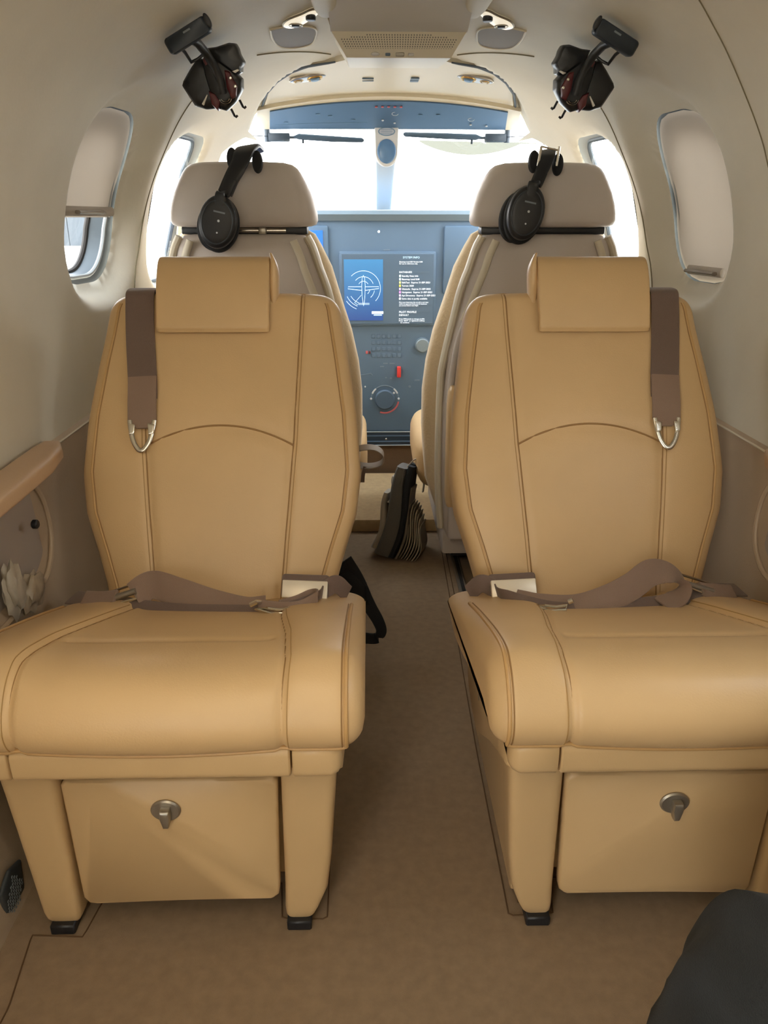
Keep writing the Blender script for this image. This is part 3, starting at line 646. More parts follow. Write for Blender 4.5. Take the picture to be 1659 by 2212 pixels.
# ------------------------------------------------------------------ passenger seats
SB_O = np.array((0, 1.192, .345)); SB_U = np.array((0, .467, .884)); SB_U = SB_U / np.linalg.norm(SB_U); SB_N = np.array((0, -SB_U[2], SB_U[1]))
HH = .538
def sb_hw(h):
    b = np.interp(h, [-.10, 0, .06, .13, .20, .30, .40, .48, .54], [.19, .198, .215, .237, .245, .239, .226, .214, .207])
    r = .046; t = np.clip((h - (HH - r)) / r, 0, 1); return b - r * 1.0 * (1 - np.sqrt(np.maximum(1 - t * t, 0)))
def sb_hd(h):
    t = np.clip((h - (HH - .03)) / .03, 0, 1); return .055 * np.sqrt(np.maximum(1 - t ** 2.2, .0)) + .0
def sb_bulge(h): return .012 * math.sin(PI * min(max(h / .45, 0), 1))
def sb_c(h, x0): return SB_O + np.array((x0, 0, 0)) + SB_U * h + SB_N * (sb_bulge(h) - .055)
def sb_front(u, h, x0, lift=0.):       # u from the seat centre line
    hw = float(sb_hw(h)); hd = max(float(sb_hd(h)), .002); f = min(abs(u) / hw, 1.)
    y = hd * max(1 - f ** 4.5, 0) ** (1 / 4.5); return sb_c(h, x0) + np.array((u, 0, 0)) + SB_N * (y + lift)
def seam_u(h): return float(np.interp(h, [-.05, .0, .12, .243, .38, .54], [.104, .108, .118, .128, .134, .141]))

prof = [(.80, .346), (.760, .346), (.744, .356), (.737, .380), (.746, .406), (.772, .430), (.812, .437), (.87, .425), (.94, .404), (1.02, .378), (1.10, .350), (1.19, .320), (1.235, .302), (1.22, .280), (1.10, .280), (.95, .318)]
CP = resample(cr(prof + prof[:1], 400), 141)[:-1]
tg = np.roll(CP, -1, 0) - np.roll(CP, 1, 0); tg /= np.linalg.norm(tg, axis=1)[:, None]; CN = np.stack([tg[:, 1], -tg[:, 0]], 1)
cen = CP.mean(0)
if ((CP - cen) * CN).sum() < 0: CN = -CN
CHW = .252
topw = np.clip((CN[:, 1] + .1) / .6, 0, 1) * np.clip((CP[:, 0] - .74) / .06, 0, 1)    # how much a profile point faces up
def cush_us(Y): return float(np.interp(Y, [.73, .80, .90, 1.0, 1.2], [.155, .157, .147, .130, .105]))
def cush_pt(u, i, x0, lift=0.):
    e = (abs(u) - (CHW - .034)) / .034; ins = 0 if e <= 0 else .034 * (1 - math.sqrt(max(1 - min(e, 1) ** 2, 0))) * float(np.interp(CP[i, 0], [.85, 1.0], [1, .5]))
    p = CP[i] + CN[i] * (-ins + lift); us = cush_us(CP[i, 0])
    front = float(np.clip(1 - topw[i], 0, 1)); vis = 1.
    k = 1 / (1 + math.exp(-(abs(u) - us) / .009)); dz = .013 * k * topw[i] * math.exp(-((abs(u) - us - .03) / .09) ** 2)
    g = -.0045 * math.exp(-((abs(u) - us) / .0045) ** 2) * vis
    puff = .006 * max(0, 1 - (u / us) ** 2) * front * vis if abs(u) < us else 0
    cre = -.004 * math.exp(-((CP[i, 0] - .88) / .006) ** 2) * topw[i] if abs(u) < us - .01 else 0
    q = p + CN[i] * (g + puff + cre); return (x0 + u, q[0], q[1] + dz)
CUU = np.unique(np.r_[np.linspace(-CHW, -CHW + .034, 12), np.linspace(-CHW + .034, CHW - .034, 130), np.linspace(CHW - .034, CHW, 12)])

def passenger_seat(s, label):
    x0 = s * .325; t = thing('passenger_seat', label, 'seat', (x0, 1.0, 0), 'tan leather passenger seats'); O = (x0, 1.0, 0)
    def put(name, vf, m, parent=None, **k): return mesh(name, off(vf[0], O), vf[1], m, parent or t, **k)
    def sub(name, vf, m, parent, **k): return mesh(name, off(vf[0], O), vf[1], m, parent, **k)
    n = len(CP)
    # cushion
    V = [cush_pt(u, i, x0) for u in CUU for i in range(n)]
    F = grid_faces(len(CUU), n, True) + [tuple(range(n)), tuple(range((len(CUU) - 1) * n, len(CUU) * n))]
    cu = put('seat_cushion', (V, F), LEATHER, ang=60)
    idx = [i for i in range(n) if CP[i, 0] < 1.16 and (CP[i, 1] > .349)]
    idx.sort(key=lambda i: i); 
    for sg in (-1, 1):
        P = [cush_pt(sg * (cush_us(CP[i, 0])), i, x0, -.0006) for i in idx]; sub('seam', tube(P, .0014, 6), SEAM, cu)
        P = [cush_pt(sg * (cush_us(CP[i, 0]) + .007), i, x0, .0002) for i in idx]; sub('stitch_line', tube(P, .0007, 6), STITCH, cu)
        P = [cush_pt(sg * (CHW - .022), i, x0, .0006) for i in idx]; sub('piping', tube(P, .0028, 8), SEAM_LIGHT, cu)
        P = [cush_pt(sg * (CHW - .027), i, x0, -.0004) for i in idx]; sub('seam', tube(P, .0012, 6), SEAM, cu)
    j = min(range(n), key=lambda i: abs(CP[i, 0] - .757) + abs(CP[i, 1] - .347) * 3)
    sub('hem', tube([cush_pt(u, j, x0, .001) for u in np.linspace(-CHW + .022, CHW - .022, 60)], .0028, 8), SEAM_LIGHT, cu)
    # backrest
    hs = np.unique(np.r_[np.linspace(-.10, HH - .06, 44), HH - .06 * (1 - np.sin(np.linspace(0, PI / 2, 18)))]); rows = []
    for h in hs:
        a, b = float(sb_hw(h)), max(float(sb_hd(h)), .002); r = ring((0, 0, 0), (1, 0, 0), SB_N, a, b, 4.5, 200)
        c = sb_c(h, x0); front = r @ SB_N; us = seam_u(h)
        # sewn panels: a dip along the seams
        arc_h = .243 + .036 * (1 - (r[:, 0] / .128) ** 2)
        g = np.exp(-((np.abs(r[:, 0]) - us) / .006) ** 2) * .004 + np.where(np.abs(r[:, 0]) < us, np.exp(-((h - arc_h) / .007) ** 2) * .004, 0)
        r = r - np.where(front > 0, g, 0)[:, None] * SB_N; rows.append(r + c)
    bk = put('backrest', loft(rows), LEATHER, ang=60)
    hh = np.linspace(-.05, HH - .012, 70)
    for sg in (-1, 1):
        sub('seam', tube([sb_front(sg * seam_u(h), h, x0, -.0035) for h in hh], .0014, 6), SEAM, bk)
        sub('stitch_line', tube([sb_front(sg * (seam_u(h) + .006), h, x0, -.001) for h in hh], .0007, 6), STITCH, bk)
        h2 = np.linspace(-.05, HH - .03, 70)
        sub('piping', tube([sb_front(sg * (float(sb_hw(h)) - .022), h, x0, -.0002) for h in h2], .0020, 8), SEAM_LIGHT, bk)
        sub('seam', tube([sb_front(sg * (float(sb_hw(h)) - .026), h, x0, -.0004) for h in h2], .0012, 6), SEAM, bk)
    uu = np.linspace(-.128, .128, 40)
    sub('seam', tube([sb_front(u, .243 + .036 * (1 - (u / .128) ** 2), x0, -.0022) for u in uu], .0016, 6), SEAM, bk)
    uu = np.linspace(-.16, .16, 40)
    sub('top_piping', tube([sb_c(HH - .005 - .9 * max(0, abs(u) - .15) ** 1.0 * .3, x0) + np.array((u, 0, 0)) + SB_N * .024 for u in uu], .0022, 8), SEAM_LIGHT, bk)
    # headrest cushion folded over the top edge
    xc = s * .340; prof2 = [(.070, .452), (.076, .50), (.078, .54), (.072, .575), (.056, .592), (.034, .594), (.010, .580), (-.012, .56), (-.03, .555), (-.03, .545), (.0, .545), (.03, .55), (.058, .52), (.062, .452)]
    pc = cr(prof2 + prof2[:1], 120)[:-1]; m0 = pc.mean(0); rows = []
    B0 = SB_O + SB_N * -.055
    for k, sc in [(-1, .80), (-.992, .92), (-.97, .98), (-.93, 1)] + [(q, 1) for q in np.linspace(-.8, .8, 9)] + [(.93, 1), (.97, .98), (.992, .92), (1, .80)]:
        P = m0 + (pc - m0) * (1 if abs(k) < .95 else 1 - (1 - sc) * .25); rows.append(np.array([B0 + np.array((xc + k * .0995, 0, 0)) + SB_N * (a + sb_bulge(.48)) + SB_U * b for a, b in P]))
    hd = put('headrest', loft(rows), LEATHER, ang=60)
    q = [B0 + np.array((xc + k * .092, 0, 0)) + SB_N * (.0665 + sb_bulge(.48)) + SB_U * .4535 for k in np.linspace(-1, 1, 20)]; sub('hem', tube(q, .0022, 6), SEAM, hd)
    # loose end flap on the aisle side
    rows = []
    for f, hgt in zip(np.linspace(0, 1, 14), np.linspace(.592, .49, 14)):
        wv = .004 * math.sin(f * 9); a0 = .050 + .012 * math.sin(f * 3); 
        c0 = B0 + np.array((xc - s * (.101 + .006 * math.sin(f * PI) + wv * .5), 0, 0)) + SB_N * (a0 - .020 * f + wv) + SB_U * hgt
        rows.append(ring(c0, (s * .2, 0, 0) / np.linalg.norm((s * .2, 0, 0)), SB_N, .0035 + .006 * math.sin(f * PI), .022 * (1 - .55 * f), 2.4, 20))
    sub('end_flap', loft(rows), LEATHER, hd)
    # lower frame: rail, corner caps, side shells, legs, drawer
    def railsec(x, d=0.): 
        p = rrect(.030 - d, .0235 - d, .012 - d * .5, 5); return np.array([(x, .782 + a, .3245 + b) for a, b in p])
    X = lambda u: x0 + u * (-s)          # u positive toward the aisle
    rows = [railsec(X(u), d) for u, d in ((-.170, .002), (-.168, 0), (.160, 0), (.162, .002))]; put('front_rail', loft(rows), VINYL, ang=35)
    for sg, u0, u1 in ((1, .1645, .224), (-1, .1725, .235)):
        rows = [railsec(X(sg * u), d) for u, d in ((u0, .002), (u0 + .002, 0), (u1 - .014, 0), (u1 - .005, .004), (u1 - .001, .010), (u1, .016))]
        put('rail_cap', loft(rows), VINYL, ang=60)
        xs_ = X(sg * (u1 - .012)); poly = [(.765, .305), (.775, .346), (.80, .375), (.88, .385), (.97, .370), (1.08, .338), (1.16, .305), (1.135, .21), (1.07, .178), (1.0, .182), (.91, .232), (.83, .275)]
        pl = cr(poly + poly[:1], 60)[:-1]; U_ = np.array((0, 1., 0)); W_ = np.array((0, 0, 1.))
        put('side_shell', plate(pl, (xs_ - (.012 if True else 0), 0, 0), U_, W_, .024, .006), VINYL, ang=60)
        if sg > 0: put('shell_screw', plate(ell(.006, .006, 16), (xs_ - s * .0125, 1.0, .246), (0, 1, 0) if s > 0 else (0, -1, 0), (0, 0, 1), .003), STEEL)
    for sg, tx, tw, bx, bw, nm in ((1, .180, .037, .157, .0205, 'inner'), (-1, .178, .038, .172, .026, 'outer')):
        rows = []
        for f in (0, .02, .06, .2, .4, .6, .8, .93, .975, 1.):
            z = .30 - f * (.30 - .013); xm = tx + (bx - tx) * (f ** .9 if sg < 0 else float(np.interp(f, [0, .77, 1], [0, .42, 1]))); hw = tw + (bw - tw) * (f ** .8 if sg < 0 else float(np.interp(f, [0, .77, 1], [0, .36, 1]))); ym = .822 + .006 * f; hy_ = .032 - .010 * f
            k = 1 if f < .94 else (.94 if f < .99 else .80)
            rows.append(ring((X(sg * xm), ym, z), (1, 0, 0), (0, 1, 0), hw * k, hy_ * k, 5, 36))
        lg = put('leg', loft(rows), VINYL, ang=60)
        sub('foot_block', rbox((X(sg * bx), .822, .008), (.034, .044, .016), .002, 1), BLACK, lg)
        if sg < 0:
            rows = [ring((X(sg * (.17 - .01 * f)), 1.12, .30 - f * .29), (1, 0, 0), (0, 1, 0), .03 - .008 * f, .03, 5, 20) for f in (0, .5, 1)]
            put('leg', loft(rows), VINYL, ang=60)
    put('side_panel', rbox((X(.184), 1.045, .165), (.012, .40, .29), .004, 2), VINYL)
    put('seat_box', rbox((X(.0), 1.02, .178), (.31, .36, .235), .012, 2), VINYL)
    dp = []
    dr = [(.132, .103), (.138, .095), (.132, -.095), (.124, -.103), (-.128, -.107), (-.136, -.100), (-.140, .094), (-.134, .102)]
    pl = resample(np.array(dr + dr[:1]), 90)[:-1]
    yd = lambda b: .822 + .0 * b
    dw = put('drawer', plate([(a * (-s), b) for a, b in pl] if s < 0 else [(-a, b) for a, b in pl], (x0, .824, .160), (1, 0, 0), (0, 0, 1), .022, .004), VINYL, ang=50)
    kx, kz = s * .333, .216
    sub('latch_plate', plate(ell(.0195, .0165, 32), (kx, .803, kz), (1, 0, 0), (0, 0, 1), .006, .002), STEEL, dw)
    sub('latch_turn', pebble([(-.006, .012), (.006, .012), (.007, 0), (.0035, -.016), (-.0035, -.016), (-.007, 0)], (kx + .001, .793, kz - .004), (1, 0, 0), (0, 0, 1), .014), STEEL, dw)
    return t
passenger_seat(-1, 'left tan leather passenger seat facing the camera, with under-seat drawer')
passenger_seat(1, 'right tan leather passenger seat facing the camera, beside the seated knee')

# shoulder straps
for s in (-1, 1):
    side = 'left' if s < 0 else 'right'; x0 = s * .325
    t = thing('shoulder_strap', 'brown shoulder strap with metal hook hanging over the %s passenger seatback' % side, 'seat belt', (s * .47, 1.35, .62), 'shoulder straps'); O = (s * .47, 1.35, .62)
    def fp(u, h, l): return sb_front(s * u, h, x0, l)
    pth = [sb_c(.52, x0) + np.array((s * .147, 0, 0)) - SB_N * .05, sb_c(.550, x0) + np.array((s * .147, 0, 0)) + SB_N * .0, fp(.147, .528, .016), fp(.147, .50, .007), fp(.145, .45, .006), fp(.140, .40, .006), fp(.136, .36, .006), fp(.134, .325, .006)]
    mesh('webbing', *(lambda vf: (off(vf[0], O), vf[1]))(ribbon(pth, (1, 0, 0), .051, .003, 60)), BELT_DK, t)
    pth = [fp(.136, .365, .009), fp(.135, .345, .009), fp(.134, .315, .009), fp(.133, .290, .008), fp(.1325, .272, .008)]
    mesh('strap_end', *(lambda vf: (off(vf[0], O), vf[1]))(ribbon(pth, (1, 0, 0), [.050] * 18 + [.047, .038, .028, .02], .006, 22)), BELT, t)
    hk = fp(.1325, .262, .010)
    mesh('hook', *(lambda vf: (off(vf[0], O), vf[1]))(tube([hk + np.array((a, 0, 0)) + SB_U * b for a, b in cr([(-.021, .024), (-.019, .010), (-.014, -.012), (-.006, -.026), (.0, -.029), (.006, -.026), (.014, -.012), (.019, .010), (.021, .024)], 40)], .0042, 10, rb=.002, nrm=SB_N)), CHROME, t)
    for a in (-1, 1): mesh('hook_plate', *(lambda vf: (off(vf[0], O), vf[1]))(pebble([(-.006, .010), (.006, .008), (.005, -.008), (-.004, -.010)], hk + np.array((a * .0165, 0, 0)) + SB_U * .008 + SB_N * .002, (1, 0, 0), SB_U, .004, n=20)), CHROME, t)

# lap belts
for s in (-1, 1):
    side = 'left' if s < 0 else 'right'
    t = thing('lap_belt', 'brown lap belt lying unbuckled across the %s seat cushion' % side, 'seat belt', (s * .3, 1.122, .328), 'lap belts'); O = (s * .3, 1.13, .35)
    def bp(name, vf, m, **k): return mesh(name, off(vf[0], O), vf[1], m, t, **k)
    z = lambda Y: float(np.interp(Y, [.9, 1.02, 1.1, 1.2], [.42, .391, .371, .345]))
    if s < 0:
        low = [(-.56, 1.16, .368), (-.50, 1.14, .372), (-.46, 1.12, .375), (-.42, 1.10, .374), (-.36, 1.085, .376), (-.29, 1.075, .379), (-.22, 1.07, .381), (-.18, 1.08, .381), (-.155, 1.11, .378), (-.145, 1.14, .377)]
        bp('webbing', ribbon(low, [(0, 1, .1)] * 3 + [(0, .8, .4)] * 4 + [(.3, .7, .5)] * 3, .038, .003, 60), BELT_DK)
        upp = [(-.445, 1.125, .388), (-.418, 1.135, .402), (-.375, 1.12, .397), (-.32, 1.10, .388), (-.265, 1.085, .384), (-.23, 1.085, .386)]
        bp('webbing', ribbon(upp, [(-.15, .5, .8), (-.1, .5, .85), (0, .55, .75), (0, .7, .6), (0, .8, .4), (.1, .8, .4)], .046, .003, 50), BELT)
        loop = [(-.24, 1.075, .386), (-.20, 1.066, .386), (-.170, 1.072, .386), (-.150, 1.095, .388), (-.156, 1.115, .384), (-.18, 1.10, .380), (-.205, 1.085, .380)]
        bp('webbing', ribbon(loop, (0, .5, .8), .034, .003, 40), BELT)
        bp('adjuster_frame', tube([(-.492, 1.118, .372), (-.486, 1.145, .386), (-.446, 1.145, .400), (-.440, 1.118, .386)], .0022, 8, True), CHROME)
        bp('adjuster_bar', tube([(-.49, 1.126, .380), (-.442, 1.126, .396)], .005, 10), STEEL)
        bp('folded_end', ribbon([(-.53, 1.135, .378), (-.50, 1.128, .380), (-.475, 1.122, .386)], (0, .8, .4), .03, .007, 16), BELT)
        bp('buckle_tongue', tube([(-.242, 1.068, .392), (-.222, 1.062, .396), (-.205, 1.058, .396), (-.188, 1.062, .396), (-.176, 1.052, .392), (-.196, 1.050, .392), (-.215, 1.052, .392)], .0026, 8, True), CHROME)
        bp('tongue_bar', tube([(-.25, 1.07, .398), (-.24, 1.068, .404), (-.236, 1.075, .40)], .004, 8), CHROME)
        bx = (-.173, 1.160, .380); ry = .05
    else:
        low = [(.145, 1.14, .378), (.152, 1.11, .380), (.18, 1.085, .382), (.23, 1.07, .381), (.29, 1.072, .380), (.35, 1.085, .378), (.41, 1.10, .376), (.45, 1.12, .384), (.49, 1.14, .382), (.56, 1.16, .370)]
        bp('webbing', ribbon(low, [(-.3, .7, .5)] * 3 + [(0, .8, .4)] * 4 + [(0, 1, .1)] * 3, .038, .003, 60), BELT_DK)
        upp = [(.165, 1.10, .386), (.20, 1.085, .386), (.26, 1.08, .386), (.31, 1.09, .392), (.355, 1.11, .404), (.39, 1.13, .418), (.42, 1.135, .416), (.438, 1.12, .402), (.425, 1.10, .388), (.40, 1.09, .382)]
        bp('webbing', ribbon(upp, [(0, .8, .4)] * 3 + [(0, .6, .6), (0, .55, .75), (0, .6, .75), (.1, .8, .5), (.1, .9, .2), (0, 1, .1), (0, 1, .1)], .044, .003, 70), BELT)
        bp('adjuster_frame', tube([(.44, 1.118, .402), (.446, 1.145, .408), (.500, 1.145, .390), (.494, 1.118, .380)], .0022, 8, True), CHROME)
        bp('adjuster_bar', tube([(.443, 1.126, .402), (.496, 1.126, .386)], .005, 10), STEEL)
        bp('folded_end', ribbon([(.475, 1.122, .390), (.50, 1.128, .384), (.535, 1.135, .378)], (0, .8, .4), .03, .007, 16), BELT)
        bp('buckle_tongue', tube([(.186, 1.07, .392), (.205, 1.062, .396), (.222, 1.06, .395), (.24, 1.064, .395), (.236, 1.054, .392), (.212, 1.052, .392)], .0026, 8, True), CHROME)
        bp('tongue_bar', tube([(.244, 1.07, .398), (.25, 1.068, .402)], .004, 8), CHROME)
        bx = (.1735, 1.160, .379); ry = -.05
    Rb = Matrix.Rotation(ry, 3, 'Y') @ Matrix.Rotation(math.radians(-38), 3, 'X')
    bp('buckle_body', rbox((bx[0], bx[1] + .004, bx[2] + .002), (.079, .016, .040), .005, 2, Rb), BELT_DK)
    bp('buckle_cover', rbox((bx[0], bx[1] - .008, bx[2] + .002), (.075, .010, .030), .002, 2, Rb), ALU, label='pale satin metal buckle cover')
    bp('buckle_strap', ribbon([(bx[0] - s * .034, bx[1], bx[2]), (bx[0] - s * .052, bx[1] + .008, bx[2] + .004), (bx[0] - s * .07, bx[1] + .02, bx[2] - .02)], (0, .3, .9), .03, .004, 20), BELT_DK)

# ------------------------------------------------------------------ pilot seats
def pilot_seat(s, label):
    xc = s * .358; O = (xc, 2.0, 0); t = thing('pilot_seat', label, 'seat', O, 'pilot seats')
    xw = s * .325
    def put(name, vf, m, parent=None, **k): return mesh(name, off(vf[0], O), vf[1], m, parent or t, **k)
    Xu, Yv, Zv = np.array((1., 0, 0)), np.array((0, 1., 0)), np.array((0, 0, 1.))
    rows = [ring((xc, 1.985, z), Xu, Yv, a, d, 4, 60) for z, a, d in ((.913, .135, .035), (.915, .160, .046), (.919, .1705, .053), (.928, .1745, .057), (.945, .1735, .058), (.965, .169, .058), (.99, .160, .057), (1.015, .1475, .055), (1.032, .138, .051), (1.043, .1295, .046), (1.050, .119, .038), (1.0545, .10, .026), (1.0565, .06, .012))]
    put('headrest', loft(rows), GREY_BACK, ang=60)
    put('headrest_slide', rbox((xc, 1.985, .906), (.30, .05, .018), .004, 2), BLACK)
    put('slide_tube', tube([(xc - .02, 1.955, .906), (xc + .10 * (-s), 1.955, .906)], .006, 10), CHROME)
    put('slide_knob', rbox((xc - s * .045, 1.948, .905), (.018, .018, .016), .003, 2), STEEL)
    # hard back shell
    bx = lambda z: xc + (xw - xc) * min(1, max(0, (.82 - z) / .25))
    rows = [ring((bx(z), y, z), Xu, Yv, a, d, 5, 60) for z, a, d, y in ((.10, .17, .04, 1.965), (.15, .190, .048, 1.955), (.30, .200, .05, 1.95), (.50, .201, .05, 1.948), (.62, .198, .05, 1.95), (.70, .190, .05, 1.953), (.78, .182, .048, 1.957), (.86, .160, .046, 1.96), (.885, .153, .042, 1.962), (.895, .143, .032, 1.964), (.898, .12, .02, 1.964))]
    put('back_shell', loft(rows), GREY_BACK, ang=60)
    for sg in (-1, 1):
        P = cr([(.150, .893), (.166, .86), (.188, .78), (.196, .70), (.203, .62), (.207, .50), (.206, .30), (.196, .15)], 50)
        put('edge_trim', tube([(bx(z) + sg * a, 1.925 + .012, z) for a, z in P], .010, 10, rb=.016, nrm=(0, 1, 0)), CREAM_HARD)
        P = cr([(.120, .885), (.138, .84), (.158, .76), (.174, .70)], 20)
        put('edge_strip', tube([(bx(z) + sg * a, 1.910, z) for a, z in P], .009, 10, rb=.006, nrm=(0, 1, 0)), CREAM_HARD)
    # pocket panel on the back
    pp = [(-.16, .70), (-.10, .712), (.10, .712), (.16, .70), (.185, .66), (.205, .58), (.213, .48), (.213, .30), (.20, .285), (-.20, .285), (-.213, .30), (-.213, .48), (-.205, .58), (-.185, .66)]
    put('back_pocket', pebble([(a * .88, b) for a, b in pp], (xw, 1.903, 0), Xu, Zv, .016, n=80), mat('pocket_grey', '857C72', .6, bump=.1), label='greyer pocket panel')
    put('pocket_lip', tube([(xw + a * .88, 1.898, b) for a, b in cr([(-.213, .50), (-.203, .60), (-.18, .685), (-.13, .72), (.13, .72), (.18, .685), (.203, .60), (.213, .50)], 60)], .008, 10), GREY_BACK)
    put('lower_back', rbox((xw, 1.905, .20), (.36, .03, .15), .012, 3), GREY_BACK)
    # front cover
    rows = [ring((xc + (xw - xc) * min(1, max(0, (.86 - z) / .3)), y, z), Xu, Yv, a, d, 3.6, 60) for z, a, d, y in ((.16, .20, .05, 2.09), (.25, .232, .06, 2.085), (.40, .244, .062, 2.075), (.50, .244, .062, 2.07), (.58, .238, .06, 2.062), (.66, .230, .056, 2.055), (.74, .214, .054, 2.045), (.82, .200, .05, 2.035), (.87, .180, .045, 2.03), (.897, .165, .036, 2.025), (.908, .145, .02, 2.02))]
    put('front_cover', loft(rows), SHEEP, ang=60)
    rows = [ring((s * .30, y, .28), Xu, Zv, a, b, 4, 48) for y, a, b in ((2.06, .20, .06), (2.10, .225, .085), (2.20, .232, .095), (2.42, .230, .092), (2.50, .22, .075), (2.53, .20, .045))]
    put('seat_cushion', loft(rows), LEATHER, ang=60)
    put('seat_base', rbox((xw, 2.2, .125), (.38, .50, .13), .01, 2), GREY_BACK)
    put('pedestal', rbox((xw, 2.12, .055), (.32, .30, .02), .004, 1), BLACK)
    xa = xc - s * .214
    rows = [ring((xa, y, z), Xu, Yv, a, d, 3, 28) for z, a, d, y in ((.24, .010, .02, 1.865), (.26, .014, .026, 1.865), (.40, .015, .028, 1.867), (.50, .0145, .026, 1.87), (.535, .012, .020, 1.872), (.548, .006, .010, 1.873))]
    put('armrest', loft(rows), LEATHER, ang=60)
    return t
pilot_seat(-1, 'left pilot seat seen from behind, beige strap loop beside its lower back')
pilot_seat(1, 'right pilot seat seen from behind, canvas bag leaning at its foot')

# headsets draped on the headrests
def headset(s, label, C, rad, tilt, band, hw, chrome):
    O = tuple(C); t = thing('headset', label, 'headset', O, 'headsets')
    def put(name, vf, m, **k): return mesh(name, off(vf[0], O), vf[1], m, t, **k)
    a, b = rad; Xu = np.array((math.cos(tilt), 0, math.sin(tilt))); Zv = np.array((-math.sin(tilt), 0, math.cos(tilt))); N = np.array((0, -1., 0))
    Ca = np.array(C)
    Zt = Zv * .96 + N * -.25; 
    put('ear_cushion', pebble(ell(a * 1.06, b * 1.06, 40), Ca - N * .022 - Zv * .006 * 1, Xu, Zv, .030), BLACK_SOFT)
    put('ear_cup', pebble(ell(a, b, 40), Ca, Xu, Zv, .034), BLACK)
    put('cup_ring', annulus(a * .80, b * .80, .003, Ca + N * .0158, Xu, Zv, .003, 48), mat('headset_ring', '3A4046', .35))
    put('cup_mark', rbox(tuple(Ca + N * .0172 + Zv * b * .38 + Xu * .002), (.026, .001, .0035), 0, 1, Matrix((Xu, -N, Zv)).transposed()), mat('headset_mark', '7C858C', .5))
    for k, dz in ((.0028, .06), (.002, -.38)): put('cup_dot', plate(ell(k, k, 14), Ca + N * .0166 + Zv * b * dz + Xu * .003, Xu, Zv, .001, .0002), MARK)
    bp_ = np.array(band); put('headband', ribbon(bp_, (1, 0, .15), np.interp(np.linspace(0, 1, 50), [0, .2, .45, .75, 1], hw), .012, 50, 4), BLACK)
    put('yoke', ribbon([Ca + Zv * b * .55 + N * .012, Ca + Zv * b * 1.0 + N * .012, bp_[0] + N * .006, bp_[1] + N * .008], (1, 0, .1), .026, .010, 30, 4), BLACK)
    top = bp_[-3]
    if chrome:
        for dx in (-.022, .020): put('buckle_rail', tube([top + np.array((dx, -.012, -.022)), top + np.array((dx * .95 + .004, -.012, .018))], .003, 8), CHROME)
        put('buckle_bar', tube([top + np.array((-.018, -.012, .018)), top + np.array((.022, -.012, .010))], .002, 8), CHROME)
    put('band_pad', pebble(ell(.012, .024, 24), top + np.array((-.028, .010, -.012)), (1, 0, 0), (0, 0, 1), .022), BLACK_SOFT)
    put('band_pad', pebble(ell(.012, .024, 24), top + np.array((.028, .012, -.018)), (1, 0, 0), (0, 0, 1), .022), BLACK_SOFT)
    bc = Ca - N * .035 + Zv * -.012 - Xu * .012
    put('back_cup', pebble(ell(a * .95, b * .95, 32), bc, Xu, Zv, .028), BLACK_SOFT)
    return t
headset(-1, 'black headset hung over the left pilot headrest, dark band', (-.402, 1.868, .925), (.043, .058), -.22,
        [(-.382, 1.868, .985), (-.368, 1.878, 1.015), (-.350, 1.886, 1.045), (-.340, 1.900, 1.070), (-.333, 1.93, 1.083), (-.328, 1.98, 1.078)], [.034, .034, .038, .052, .050], False)
headset(1, 'black headset with chrome buckle hung over the right pilot headrest', (.295, 1.868, .945), (.042, .060), -.20,
        [(.315, 1.870, 1.005), (.327, 1.880, 1.03), (.337, 1.890, 1.05), (.343, 1.903, 1.066), (.348, 1.93, 1.076), (.350, 1.98, 1.072)], [.027, .028, .030, .040, .042], True)

